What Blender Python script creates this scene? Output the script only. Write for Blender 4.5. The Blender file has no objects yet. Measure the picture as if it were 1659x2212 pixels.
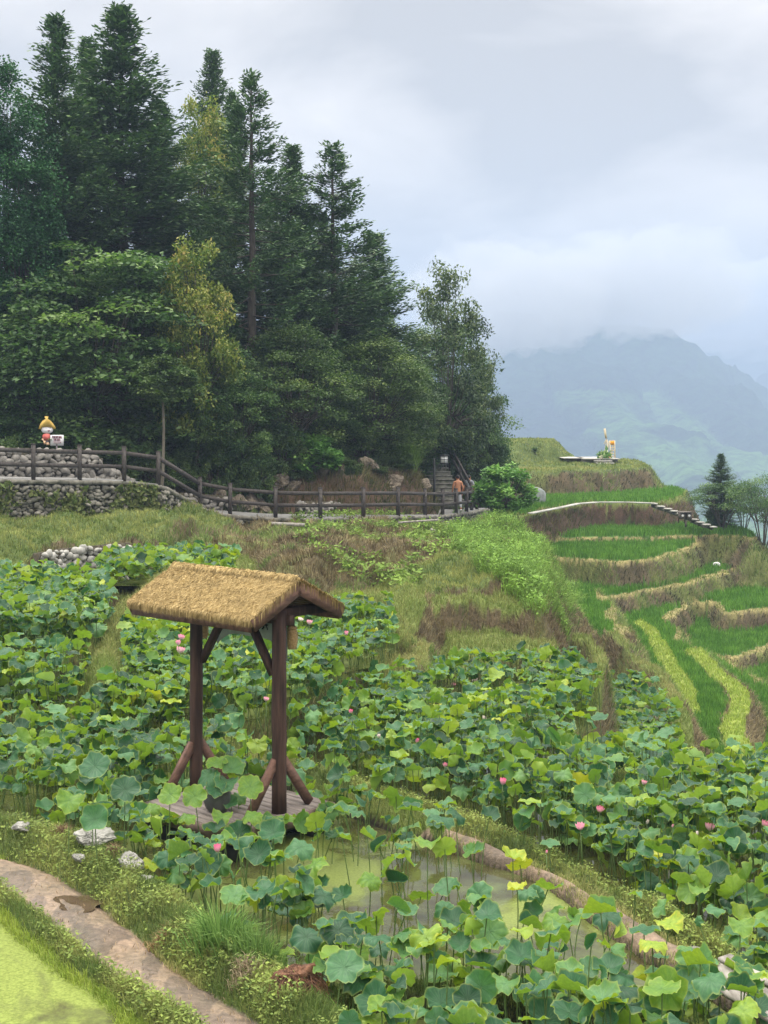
import bpy, math, random
import numpy as np
from mathutils import Vector, Matrix, noise as mnoise

# ------------------------------------------------------------------ camera, world, light
sc = bpy.context.scene
H, F, CX, HZ = 5.0, 2935.0, 829.5, 900.0
cam_d = bpy.data.cameras.new('camera')
cam = bpy.data.objects.new('camera', cam_d); sc.collection.objects.link(cam)
cam.location = (0, 0, H); cam.rotation_euler = (math.radians(90), 0, 0)
cam_d.sensor_fit = 'VERTICAL'; cam_d.sensor_height = 36; cam_d.sensor_width = 27
cam_d.lens = 36 * F / 2212; cam_d.shift_y = -(1106 - HZ) / 2212
cam_d.clip_start = .3; cam_d.clip_end = 20000
sc.camera = cam
sc.view_settings.view_transform = 'Standard'; sc.view_settings.look = 'None'
sc.view_settings.gamma = 1; sc.view_settings.exposure = 0.2
try:
    sc.cycles.volume_bounces = 1
    sc.cycles.max_bounces = 7
    sc.cycles.transparent_max_bounces = 12
    sc.cycles.use_denoising = True
except Exception: pass

SUN_EL, SUN_ROT = 60, 318
world = bpy.data.worlds.new('World'); sc.world = world; world.use_nodes = True
nt = world.node_tree; nt.nodes.clear()
def wn(t, **k):
    n = nt.nodes.new(t)
    for a, b in k.items(): setattr(n, a, b)
    return n
out = wn('ShaderNodeOutputWorld'); bg = wn('ShaderNodeBackground'); bgs = wn('ShaderNodeBackground'); add = wn('ShaderNodeAddShader')
sky = wn('ShaderNodeTexSky'); sky.sky_type = 'NISHITA'; sky.sun_disc = False
sky.sun_elevation = math.radians(SUN_EL); sky.sun_rotation = math.radians(SUN_ROT)
nt.links.new(sky.outputs[0], bgs.inputs[0]); bgs.inputs[1].default_value = .012
tc = wn('ShaderNodeTexCoord'); sep = wn('ShaderNodeSeparateXYZ'); nt.links.new(tc.outputs['Generated'], sep.inputs[0])
mp = wn('ShaderNodeMapping'); mp.inputs['Scale'].default_value = (1, 1, 2.3); mp.inputs['Location'].default_value = (3.1, 0.4, 1.7)
nt.links.new(tc.outputs['Generated'], mp.inputs[0])
nz = wn('ShaderNodeTexNoise'); nz.inputs['Scale'].default_value = 4.2; nz.inputs['Detail'].default_value = 5; nz.inputs['Roughness'].default_value = .48
nz.inputs['Distortion'].default_value = .35
nt.links.new(mp.outputs[0], nz.inputs[0])
rel = wn('ShaderNodeValToRGB')     # cloud base colour against elevation (dir.z, 0..0.4)
e = rel.color_ramp.elements
e[0].position = 0.0; e[0].color = (.36, .44, .53, 1)
e[1].position = 1.0; e[1].color = (1.55, 1.58, 1.6, 1)
for p, c in ((.12, (.42, .46, .51)), (.20, (.58, .595, .61)), (.34, (.67, .675, .68)), (.62, (.67, .675, .68)), (.74, (.90, .91, .92))):
    q = e.new(p); q.color = c + (1,)
mr = wn('ShaderNodeMapRange'); mr.inputs[1].default_value = 0; mr.inputs[2].default_value = .5
nt.links.new(sep.outputs[2], mr.inputs[0]); nt.links.new(mr.outputs[0], rel.inputs[0])
rn = wn('ShaderNodeValToRGB'); e = rn.color_ramp.elements
e[0].position = .36; e[0].color = (.82, .77, .71, 1); e[1].position = .64; e[1].color = (1.50, 1.38, 1.25, 1)
nt.links.new(nz.outputs[0], rn.inputs[0])
mx = wn('ShaderNodeMix', data_type='RGBA', blend_type='MULTIPLY'); mx.inputs[0].default_value = 1; mx.clamp_result = False
nt.links.new(rel.outputs[0], mx.inputs[6]); nt.links.new(rn.outputs[0], mx.inputs[7])
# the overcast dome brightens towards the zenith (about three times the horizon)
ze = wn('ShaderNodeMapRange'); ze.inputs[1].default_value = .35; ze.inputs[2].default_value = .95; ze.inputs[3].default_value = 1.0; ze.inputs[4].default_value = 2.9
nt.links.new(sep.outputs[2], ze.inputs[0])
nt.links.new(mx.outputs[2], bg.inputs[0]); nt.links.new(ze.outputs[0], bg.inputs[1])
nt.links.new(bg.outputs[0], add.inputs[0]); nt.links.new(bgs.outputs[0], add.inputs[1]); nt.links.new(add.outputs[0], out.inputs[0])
try: world.cycles.sampling_method = 'MANUAL'; world.cycles.sample_map_resolution = 512
except Exception: pass
sl = bpy.data.lights.new('sun', 'SUN'); sl.energy = 1.5; sl.angle = math.radians(12); sl.color = (1, .96, .88)
so = bpy.data.objects.new('sun', sl); sc.collection.objects.link(so)
d_ = Vector((math.sin(math.radians(SUN_ROT)) * math.cos(math.radians(SUN_EL)), math.cos(math.radians(SUN_ROT)) * math.cos(math.radians(SUN_EL)), math.sin(math.radians(SUN_EL))))
so.rotation_euler = d_.to_track_quat('Z', 'Y').to_euler()

# ------------------------------------------------------------------ helpers
col = sc.collection
RS = np.random.RandomState
def P(u, v, z):
    d = (H - z) * F / (v - HZ); return np.array(((u - CX) / F * d, d, z))
def Q(u, v, d):
    return np.array(((u - CX) / F * d, d, H - (v - HZ) / F * d))
def proj(x, y, z): return CX + F * x / y, HZ + F * (H - z) / y

def obj(name, me, parent=None, label=None, cat=None, group=None, kind=None, loc=None, rot=None, scale=None):
    o = bpy.data.objects.new(name, me); col.objects.link(o)
    if parent is not None: o.parent = parent
    if loc is not None: o.location = [float(a) for a in loc]
    if rot is not None: o.rotation_euler = rot
    if scale is not None: o.scale = scale
    if label: o['label'] = label
    if cat: o['category'] = cat
    if group: o['group'] = group
    if kind: o['kind'] = kind
    return o
def thing(name, label, cat, loc=(0, 0, 0), rz=0, group=None, scale=None):
    return obj(name, None, None, label, cat, group, None, loc, (0, 0, rz), scale)

def mesh_np(name, V, faces, mats, attrs=None, smooth=False, matidx=None, colors=None):
    """faces: list of int arrays (n,k)"""
    me = bpy.data.meshes.new(name)
    V = np.asarray(V, dtype=np.float32)
    me.vertices.add(len(V)); me.vertices.foreach_set('co', V.ravel())
    faces = [np.asarray(f, dtype=np.int32) for f in faces if len(f)]
    nl = sum(f.size for f in faces); nf = sum(len(f) for f in faces)
    me.loops.add(nl); me.polygons.add(nf)
    me.loops.foreach_set('vertex_index', np.concatenate([f.ravel() for f in faces]))
    tot = np.concatenate([np.full(len(f), f.shape[1], dtype=np.int32) for f in faces])
    st = np.concatenate(([0], np.cumsum(tot)[:-1])).astype(np.int32)
    me.polygons.foreach_set('loop_start', st); me.polygons.foreach_set('loop_total', tot)
    if smooth: me.polygons.foreach_set('use_smooth', np.ones(nf, dtype=bool))
    if not isinstance(mats, (list, tuple)): mats = [mats]
    for m in mats: me.materials.append(m)
    if matidx is not None: me.polygons.foreach_set('material_index', np.asarray(matidx, dtype=np.int32))
    me.update(calc_edges=True)
    for k, a in (attrs or {}).items():
        at = me.attributes.new(k, 'FLOAT', 'POINT'); at.data.foreach_set('value', np.asarray(a, dtype=np.float32))
    if colors is not None:
        at = me.attributes.new('Col', 'FLOAT_COLOR', 'POINT')
        c = np.ones((len(V), 4), dtype=np.float32); c[:, :3] = colors; at.data.foreach_set('color', c.ravel())
    return me

class MB:
    def __init__(s): s.v = []; s.f = {}; s.n = 0
    def add(s, V, Fs):
        V = np.asarray(V, dtype=float); s.v.append(V)
        for f in Fs:
            f = np.asarray(f, dtype=int)
            s.f.setdefault(f.shape[1], []).append(f + s.n)
        s.n += len(V); return s
    def box(s, c, size, M=None):
        x, y, z = [a / 2 for a in size]
        V = np.array([[sx * x, sy * y, sz * z] for sz in (-1, 1) for sy in (-1, 1) for sx in (-1, 1)])
        if M is not None: V = V @ np.asarray(M).T
        return s.add(V + np.asarray(c), [[[0, 2, 3, 1], [4, 5, 7, 6], [0, 1, 5, 4], [2, 6, 7, 3], [0, 4, 6, 2], [1, 3, 7, 5]]])
    def beam(s, a, b, w, h, up=(0, 0, 1), ext=0):
        a = np.asarray(a, float); b = np.asarray(b, float); d = b - a; L = np.linalg.norm(d); d /= L
        up = np.asarray(up, float); sd = np.cross(d, up); sd /= np.linalg.norm(sd) + 1e-9; u2 = np.cross(sd, d)
        return s.box((a + b) / 2, (L + ext, w, h), np.stack([d, sd, u2], axis=1))
    def tube(s, pts, r, n=8, cap=True):
        pts = np.asarray(pts, float); k = len(pts)
        r = np.broadcast_to(np.asarray(r, float), (k,))
        T = np.gradient(pts, axis=0); T /= np.linalg.norm(T, axis=1)[:, None] + 1e-9
        ref = np.array((1, 0, 0)) if abs(T[0][2]) > .8 else np.array((0, 0, 1.))
        A = np.cross(T, ref); A /= np.linalg.norm(A, axis=1)[:, None] + 1e-9; B = np.cross(T, A)
        th = np.arange(n) / n * 2 * math.pi
        V = (pts[:, None] + r[:, None, None] * (np.cos(th)[None, :, None] * A[:, None] + np.sin(th)[None, :, None] * B[:, None])).reshape(-1, 3)
        i = np.arange(k - 1)[:, None] * n; j = np.arange(n)[None]; j2 = (j + 1) % n
        Fq = np.stack([i + j, i + j2, i + n + j2, i + n + j], axis=-1).reshape(-1, 4)
        fs = [Fq]
        if cap: fs.append([list(range(n))[::-1]]); fs.append([[(k - 1) * n + q for q in range(n)]])
        return s.add(V, fs)
    def lathe(s, prof, n=16, c=(0, 0, 0)):
        prof = np.asarray(prof, float); th = np.arange(n) / n * 2 * math.pi
        V = np.stack([prof[:, 0][:, None] * np.cos(th), prof[:, 0][:, None] * np.sin(th), np.repeat(prof[:, 1][:, None], n, 1)], axis=-1).reshape(-1, 3)
        i = np.arange(len(prof) - 1)[:, None] * n; j = np.arange(n)[None]; j2 = (j + 1) % n
        return s.add(V + np.asarray(c), [np.stack([i + j, i + j2, i + n + j2, i + n + j], axis=-1).reshape(-1, 4)])
    def rock(s, c, size, seed, M=None, rough=.28, hi=False):
        V, Fc = ICO3 if hi else (ICO2 if max(size) > .35 else ICO1)
        r = RS(seed); nrm = r.normal(0, 1, (16, 3)); nrm /= np.linalg.norm(nrm, axis=1)[:, None]; hh = r.uniform(1 - 1.3 * rough, 1.05, 16)
        dp = V @ nrm.T; rad = np.min(np.where(dp > .05, hh / np.maximum(dp, .05), 9), axis=1); rad = np.minimum(rad, 1.12)
        V = V * rad[:, None]
        if hi:
            f = fbm(V[:, 0] * 3 + seed, V[:, 1] * 3 + V[:, 2] * 4, 4) - .5; V = V * (1 + .28 * f[:, None])
        V = V + r.normal(0, rough * .05, V.shape)
        V = V * np.asarray(size) / 2
        if M is not None: V = V @ np.asarray(M).T
        return s.add(V + np.asarray(c), [Fc])
    def mesh(s, name, mat, smooth=False, colors=None):
        return mesh_np(name, np.concatenate(s.v), [np.concatenate(f) for f in s.f.values()], mat, smooth=smooth, colors=colors)
    def obj(s, name, mat, parent=None, smooth=False, **k):
        return obj(name, s.mesh(name, mat, smooth), parent, **k)

def ico(sub):
    t = (1 + 5 ** .5) / 2
    V = [(-1, t, 0), (1, t, 0), (-1, -t, 0), (1, -t, 0), (0, -1, t), (0, 1, t), (0, -1, -t), (0, 1, -t), (t, 0, -1), (t, 0, 1), (-t, 0, -1), (-t, 0, 1)]
    V = [Vector(v).normalized() for v in V]
    Fc = [(0, 11, 5), (0, 5, 1), (0, 1, 7), (0, 7, 10), (0, 10, 11), (1, 5, 9), (5, 11, 4), (11, 10, 2), (10, 7, 6), (7, 1, 8), (3, 9, 4), (3, 4, 2), (3, 2, 6), (3, 6, 8), (3, 8, 9), (4, 9, 5), (2, 4, 11), (6, 2, 10), (8, 6, 7), (9, 8, 1)]
    for _ in range(sub):
        mid = {}; nf = []
        def m(a, b):
            k = (min(a, b), max(a, b))
            if k not in mid: mid[k] = len(V); V.append(((V[a] + V[b]) / 2).normalized())
            return mid[k]
        for a, b, c in Fc:
            x, y, z = m(a, b), m(b, c), m(c, a); nf += [(a, x, z), (b, y, x), (c, z, y), (x, y, z)]
        Fc = nf
    return np.array([tuple(v) for v in V]), np.array(Fc)
ICO1 = ico(1); ICO2 = ico(2); ICO3 = ico(4)

# value noise
_tab = RS(5).rand(256, 256)
def vnoise(x, y):
    xi = np.floor(x).astype(int); yi = np.floor(y).astype(int); fx = x - xi; fy = y - yi
    fx = fx * fx * (3 - 2 * fx); fy = fy * fy * (3 - 2 * fy)
    g = lambda a, b: _tab[a & 255, b & 255]
    return (g(xi, yi) * (1 - fx) + g(xi + 1, yi) * fx) * (1 - fy) + (g(xi, yi + 1) * (1 - fx) + g(xi + 1, yi + 1) * fx) * fy
def fbm(x, y, o=4):
    s = 0; a = .5; t = 0
    for i in range(o): s = s + a * vnoise(x * 2 ** i + 17.3 * i, y * 2 ** i + 9.1 * i); t += a; a *= .5
    return s / t

# ------------------------------------------------------------------ materials
def M_(name):
    m = bpy.data.materials.new(name); m.use_nodes = True; t = m.node_tree; return m, t, t.nodes['Principled BSDF']
def N(t, ty, **k):
    n = t.nodes.new(ty)
    for a, b in k.items(): setattr(n, a, b)
    return n
def ramp(t, src, stops):
    r = N(t, 'ShaderNodeValToRGB'); e = r.color_ramp.elements
    e[0].position = stops[0][0]; e[0].color = tuple(stops[0][1]) + (1,)
    e[1].position = stops[-1][0]; e[1].color = tuple(stops[-1][1]) + (1,)
    for p, c in stops[1:-1]: q = e.new(p); q.color = tuple(c) + (1,)
    t.links.new(src, r.inputs[0]); return r.outputs[0]
def noise_tex(t, scale, detail=4, rough=.55, coord='Object', stretch=None, dist=0):
    c = N(t, 'ShaderNodeTexCoord'); n = N(t, 'ShaderNodeTexNoise'); n.inputs['Scale'].default_value = scale
    n.inputs['Detail'].default_value = detail; n.inputs['Roughness'].default_value = rough; n.inputs['Distortion'].default_value = dist
    if stretch:
        mpp = N(t, 'ShaderNodeMapping'); mpp.inputs['Scale'].default_value = stretch
        t.links.new(c.outputs[coord], mpp.inputs[0]); t.links.new(mpp.outputs[0], n.inputs[0])
    else: t.links.new(c.outputs[coord], n.inputs[0])
    return n.outputs[0]
def bump(t, src, strength, dist, bsdf):
    b = N(t, 'ShaderNodeBump'); b.inputs['Strength'].default_value = strength; b.inputs['Distance'].default_value = dist
    t.links.new(src, b.inputs['Height']); t.links.new(b.outputs[0], bsdf.inputs['Normal'])
def mixc(t, a, b, fac, blend='MIX'):
    m = N(t, 'ShaderNodeMix', data_type='RGBA', blend_type=blend)
    for s_, i in ((a, 6), (b, 7), (fac, 0)):
        if isinstance(s_, (int, float)): m.inputs[i].default_value = s_
        elif isinstance(s_, tuple): m.inputs[i].default_value = s_ + (1,)
        else: t.links.new(s_, m.inputs[i])
    return m.outputs[2]
def simple(name, c1, c2, scale=6, rough=.8, bs=.4, bd=.01, stretch=None, detail=5, spec=.3, metal=0):
    m, t, b = M_(name); n = noise_tex(t, scale, detail, .6, stretch=stretch)
    t.links.new(ramp(t, n, [(.3, c1), (.7, c2)]), b.inputs['Base Color']); b.inputs['Roughness'].default_value = rough
    b.inputs['Specular IOR Level'].default_value = spec; b.inputs['Metallic'].default_value = metal
    if bs: bump(t, n, bs, bd, b)
    return m
def leafy(name, stops, trans=.3, rough=.55, spec=.3, attr='t', tint=(1.0, 1.25, .5)):
    m, t, b = M_(name)
    a = N(t, 'ShaderNodeAttribute', attribute_name=attr)
    c = ramp(t, a.outputs['Fac'], stops)
    t.links.new(c, b.inputs['Base Color']); b.inputs['Roughness'].default_value = rough; b.inputs['Specular IOR Level'].default_value = spec
    tr = N(t, 'ShaderNodeBsdfTranslucent'); t.links.new(mixc(t, c, tint, 1.0, 'MULTIPLY'), tr.inputs[0])
    ms = N(t, 'ShaderNodeMixShader'); ms.inputs[0].default_value = trans
    t.links.new(b.outputs[0], ms.inputs[1]); t.links.new(tr.outputs[0], ms.inputs[2])
    t.links.new(ms.outputs[0], t.nodes['Material Output'].inputs[0])
    return m
def colmat(name, trans=.25, rough=.7, spec=.2):
    m, t, b = M_(name)
    a = N(t, 'ShaderNodeAttribute', attribute_name='Col')
    t.links.new(a.outputs['Color'], b.inputs['Base Color']); b.inputs['Roughness'].default_value = rough; b.inputs['Specular IOR Level'].default_value = spec
    tr = N(t, 'ShaderNodeBsdfTranslucent'); t.links.new(a.outputs['Color'], tr.inputs[0])
    ms = N(t, 'ShaderNodeMixShader'); ms.inputs[0].default_value = trans
    t.links.new(b.outputs[0], ms.inputs[1]); t.links.new(tr.outputs[0], ms.inputs[2])
    t.links.new(ms.outputs[0], t.nodes['Material Output'].inputs[0]); return m

# ground: vertex colour gives the cover, noise breaks it up
m_ground, t, b = M_('ground_cover')
a = N(t, 'ShaderNodeAttribute', attribute_name='Col'); wet = N(t, 'ShaderNodeAttribute', attribute_name='wet')
n1 = noise_tex(t, 1.3, 6, .62); n2 = noise_tex(t, 14, 5, .65)
r1 = ramp(t, n1, [(.3, (.62, .66, .6)), (.7, (1.3, 1.22, 1.25))]); r2 = ramp(t, n2, [(.3, (.55, .55, .55)), (.72, (1.4, 1.36, 1.3))])
c = mixc(t, mixc(t, a.outputs['Color'], r1, 1.0, 'MULTIPLY'), r2, 1.0, 'MULTIPLY')
t.links.new(c, b.inputs['Base Color'])
mrr = N(t, 'ShaderNodeMapRange'); mrr.inputs[3].default_value = .95; mrr.inputs[4].default_value = .32
t.links.new(wet.outputs['Fac'], mrr.inputs[0]); t.links.new(mrr.outputs[0], b.inputs['Roughness'])
bump(t, n2, .6, .05, b); b.inputs['Specular IOR Level'].default_value = .3

m_bark = simple('bark', (.035, .028, .022), (.10, .085, .07), 9, .95, .8, .03, (1, 1, .25))
m_palebark = simple('pale_bark', (.09, .08, .06), (.2, .18, .14), 9, .9, .6, .02, (1, 1, .3))
m_post = simple('stained_log', (.018, .010, .007), (.085, .046, .034), 20, .7, .8, .01, (1, 1, .08), spec=.25, detail=8)
m_board = simple('stained_board', (.055, .030, .021), (.17, .092, .066), 14, .7, .5, .005, (1, .4, 1), spec=.25, detail=7)
m_deck = simple('weathered_decking', (.095, .078, .070), (.22, .188, .168), 14, .75, .4, .004, (.25, 2, 1))
m_deckedge = simple('weathered_fascia', (.09, .06, .05), (.19, .14, .12), 9, .7, .4, .005)
m_dark = simple('black_rubber', (.008, .008, .008), (.02, .02, .02), 8, .7, 0)
m_fence = simple('grey_brown_rail', (.028, .023, .021), (.085, .074, .068), 12, .75, .5, .006, (1, 1, 1))
m_stone = simple('field_stone', (.10, .095, .085), (.42, .40, .36), 5, .9, .6, .02)
m_cobble = simple('river_cobble', (.10, .095, .085), (.30, .28, .25), 3.3, .8, .3, .01)
m_stone_dk = simple('mossy_stone', (.045, .052, .03), (.25, .24, .2), 3.2, .95, .7, .03)
m_white_stone = simple('pale_stone', (.16, .16, .14), (.42, .41, .38), 4, .85, .5, .015)
m_rock = simple('cliff_rock', (.05, .038, .028), (.30, .25, .19), 2.6, .95, .9, .06, (1, 1, .5))
m_pave = simple('walkway_paving', (.12, .12, .112), (.25, .245, .235), 3, .8, .3, .01)
m_concrete = simple('pale_concrete', (.30, .29, .26), (.48, .47, .43), 2, .85, .2, .01)
m_bigdeck = simple('grey_deck_side', (.14, .13, .12), (.22, .2, .19), 5, .9, .2, .01)
m_cream = simple('cream_paint', (.55, .46, .30), (.7, .6, .42), 5, .6, .1, .002)
m_orange = simple('orange_paint', (.75, .30, .02), (.8, .36, .03), 3, .6, .05, .001)
m_planter = simple('terracotta_wood', (.5, .25, .12), (.65, .36, .2), 5, .7, .1, .002)
m_root = simple('rotten_root', (.04, .02, .013), (.23, .115, .065), 11, .95, 1.0, .04, (1, 2.5, .6), detail=8)
m_plank = simple('bleached_plank', (.14, .125, .11), (.38, .355, .32), 12, .85, .5, .004, (1, .3, 1))
m_white = simple('white_panel', (.78, .76, .78), (.84, .82, .84), 3, .55, 0)
m_redtext = simple('dark_red_lettering', (.22, .05, .08), (.26, .07, .1), 3, .6, 0)
m_hat = simple('straw_yellow', (.58, .38, .08), (.72, .5, .14), 12, .6, .1, .002)
m_redshirt = simple('coral_red', (.55, .12, .10), (.62, .16, .13), 5, .6, 0)
m_peach = simple('peach_paint', (.75, .48, .3), (.8, .54, .36), 4, .6, 0)
m_grey = simple('charcoal_paint', (.12, .1, .11), (.18, .16, .17), 4, .6, 0)
m_blackmetal = simple('black_metal', (.012, .013, .015), (.03, .03, .03), 6, .5, 0)
m_lantern = simple('white_lantern_glass', (.62, .63, .62), (.75, .75, .73), 5, .35, 0)
m_wicker = simple('wicker', (.22, .13, .05), (.46, .31, .14), 40, .75, .6, .006)
m_jar = simple('dark_stoneware', (.03, .033, .032), (.10, .105, .10), 5, .4, .2, .004)
m_cloth = simple('pale_banner_cloth', (.22, .25, .19), (.42, .45, .36), 3, .85, .2, .01)
m_ink = simple('black_ink', (.01, .01, .01), (.015, .015, .015), 3, .7, 0)
m_skin = simple('tanned_skin', (.44, .19, .10), (.54, .26, .15), 4, .55, 0)
m_hair = simple('black_hair', (.01, .009, .008), (.02, .017, .015), 9, .6, .2, .01)
m_trouser = simple('pale_grey_trousers', (.40, .42, .46), (.52, .54, .58), 5, .85, .2, .01)
m_darkcloth = simple('dark_cloth', (.015, .016, .02), (.03, .03, .035), 5, .85, 0)
m_pattern = simple('patterned_shirt', (.05, .06, .08), (.42, .44, .46), 22, .85, 0)
m_tin = simple('pale_metal_bin', (.07, .06, .05), (.12, .1, .08), 5, .7, 0)

m_thatch, t, b = M_('palm_fibre_thatch')
a = N(t, 'ShaderNodeAttribute', attribute_name='t'); n = noise_tex(t, 7, 5, .6)
c = mixc(t, ramp(t, a.outputs['Fac'], [(0, (.20, .145, .06)), (.5, (.37, .275, .12)), (1, (.54, .42, .21))]), ramp(t, n, [(.3, (.7, .68, .66)), (.7, (1.15, 1.13, 1.1))]), 1.0, 'MULTIPLY')
t.links.new(c, b.inputs['Base Color']); b.inputs['Roughness'].default_value = .9; b.inputs['Specular IOR Level'].default_value = .15

# lotus leaf: glaucous top, yellow green back, radial veins
def lotus_material(name):
    m, t, b = M_(name)
    a = N(t, 'ShaderNodeAttribute', attribute_name='t'); rad = N(t, 'ShaderNodeAttribute', attribute_name='rad'); vein = N(t, 'ShaderNodeAttribute', attribute_name='vein')
    top = ramp(t, a.outputs['Fac'], [(0, (.010, .042, .019)), (.3, (.026, .095, .042)), (.52, (.065, .17, .070)), (.68, (.10, .20, .026)), (.84, (.22, .31, .030)), (.93, (.42, .40, .04)), (1, (.40, .26, .05))])
    back = ramp(t, a.outputs['Fac'], [(0, (.09, .18, .035)), (.45, (.20, .32, .06)), (.8, (.30, .38, .04)), (1, (.5, .4, .06))])
    g = N(t, 'ShaderNodeNewGeometry')
    c = mixc(t, top, back, g.outputs['Backfacing'])
    n = noise_tex(t, 5, 4, .6)
    c = mixc(t, c, ramp(t, n, [(.3, (.78, .82, .8)), (.72, (1.2, 1.16, 1.1))]), 1.0, 'MULTIPLY')
    # veins: fine lighter ribs radiating from the centre
    s = N(t, 'ShaderNodeMath', operation='MULTIPLY'); s.inputs[1].default_value = 1.0; t.links.new(vein.outputs['Fac'], s.inputs[0])
    k = N(t, 'ShaderNodeMapRange'); k.inputs[1].default_value = .55; k.inputs[2].default_value = 1; k.inputs[3].default_value = 0; k.inputs[4].default_value = .16
    t.links.new(s.outputs[0], k.inputs[0])
    c = mixc(t, c, (.26, .38, .18), k.outputs[0])
    rm = N(t, 'ShaderNodeMapRange'); rm.inputs[1].default_value = .90; rm.inputs[2].default_value = 1; rm.inputs[3].default_value = 0; rm.inputs[4].default_value = .45
    t.links.new(rad.outputs['Fac'], rm.inputs[0])
    c = mixc(t, c, (.30, .34, .07), rm.outputs[0])
    t.links.new(c, b.inputs['Base Color']); b.inputs['Roughness'].default_value = .46; b.inputs['Specular IOR Level'].default_value = .25
    tr = N(t, 'ShaderNodeBsdfTranslucent'); t.links.new(mixc(t, c, (1.35, 1.45, .45), 1.0, 'MULTIPLY'), tr.inputs[0])
    ms = N(t, 'ShaderNodeMixShader'); ms.inputs[0].default_value = .27
    t.links.new(b.outputs[0], ms.inputs[1]); t.links.new(tr.outputs[0], ms.inputs[2]); t.links.new(ms.outputs[0], t.nodes['Material Output'].inputs[0])
    return m
m_lotus = lotus_material('lotus_leaf_surface')
m_stem = simple('lotus_stem', (.055, .10, .03), (.13, .2, .06), 12, .6, 0)
m_petal = leafy('pink_petal', [(0, (.86, .74, .76)), (.5, (.86, .48, .58)), (1, (.80, .16, .34))], .35, tint=(1.0, .95, 1.0))
m_wpetal = leafy('white_petal', [(0, (.88, .86, .80)), (1, (.86, .62, .66))], .35, tint=(1.0, .98, .95))
m_pod = simple('seed_pod', (.45, .42, .05), (.6, .55, .08), 30, .6, 0)

# pond: murky water under a broken skin of duckweed
def pond_material(name, cover, bright=1.0, lo=.05):
    m, t, b = M_(name)
    n = noise_tex(t, .55, 6, .6, 'Object', dist=.6); n2 = noise_tex(t, 38, 3, .6)
    mk = ramp(t, n, [(cover - .05, (0, 0, 0)), (cover + .05, (1, 1, 1))])
    weed = ramp(t, n2, [(.3, tuple(bright * q for q in (.13, .17, .035))), (.7, tuple(bright * q for q in (.26, .32, .075)))])
    n3 = noise_tex(t, 2.2, 5, .6)
    wat = ramp(t, n3, [(.35, (.040, .034, .014)), (.6, (.075, .085, .03)), (.8, (.12, .15, .05))])
    t.links.new(mixc(t, weed, wat, mk), b.inputs['Base Color'])
    rr = N(t, 'ShaderNodeMapRange'); rr.inputs[3].default_value = .55; rr.inputs[4].default_value = lo
    t.links.new(mk, rr.inputs[0]); t.links.new(rr.outputs[0], b.inputs['Roughness'])
    b.inputs['IOR'].default_value = 1.33; b.inputs['Specular IOR Level'].default_value = .5
    w = noise_tex(t, 9, 2, .5); bump(t, w, .05, .02, b)
    return m
m_pond = pond_material('duckweed_pond', .47, .70)
m_pond2 = pond_material('open_pond', .43, .75)
m_algae = pond_material('bright_algae', .60, .80, .35)
m_algae.node_tree.nodes['Principled BSDF'].inputs['Specular IOR Level'].default_value = .15

# ------------------------------------------------------------------ terrain
EL = []
def poly(z, pts, slope, top, riser, bund=None, bw=.55, world=False, amp=1.0):
    w = np.array([(p[0], p[1]) for p in pts]) if world else np.array([P(u, v, z)[:2] for u, v in pts])
    EL.append(dict(k='p', z=z, w=w, slope=slope, top=top, riser=riser, bund=bund, bw=bw, amp=amp)); return w
def line(pts, hw, slope, top, riser, z=None, amp=.5):
    w = np.array([P(u, v, z) for u, v in pts]) if z is not None else np.array(pts, float)
    EL.append(dict(k='l', z=w[:, 2].max(), w=w, hw=hw, slope=slope, top=top, riser=riser, bund=None, amp=amp)); return w

COV = ['bed', 'rice', 'straw', 'lush', 'short', 'dry', 'soil', 'path', 'forest', 'bright', 'mud']
CI = {k: i for i, k in enumerate(COV)}
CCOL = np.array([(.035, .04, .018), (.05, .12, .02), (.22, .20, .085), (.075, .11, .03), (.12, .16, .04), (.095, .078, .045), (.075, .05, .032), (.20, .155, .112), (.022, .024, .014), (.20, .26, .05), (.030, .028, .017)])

# walkway centre line (front edge), pixel + distance
WK = np.array([Q(*p) for p in [(-260, 1030, 42), (-60, 1033, 43), (72, 1036, 44), (172, 1037, 45), (268, 1038, 46), (342, 1047, 47), (432, 1099, 50), (497, 1111, 50.5), (595, 1118, 51), (692, 1119, 51.5), (785, 1117, 53), (860, 1114, 55.5), (918, 1113, 58.5), (956, 1112, 61), (985, 1109, 63), (1008, 1106, 65.5), (1030, 1101, 69), (1052, 1098, 73)]])
def offset(Wl, d):
    T = np.gradient(Wl[:, :2], axis=0); T /= np.linalg.norm(T, axis=1)[:, None]
    Nn = np.stack([-T[:, 1], T[:, 0]], 1); o = Wl.copy(); o[:, :2] += Nn * d; return o
WKb = offset(WK, 2.0)
WKt = offset(WK, 1.0); WKt[:, 2] -= .04

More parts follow.
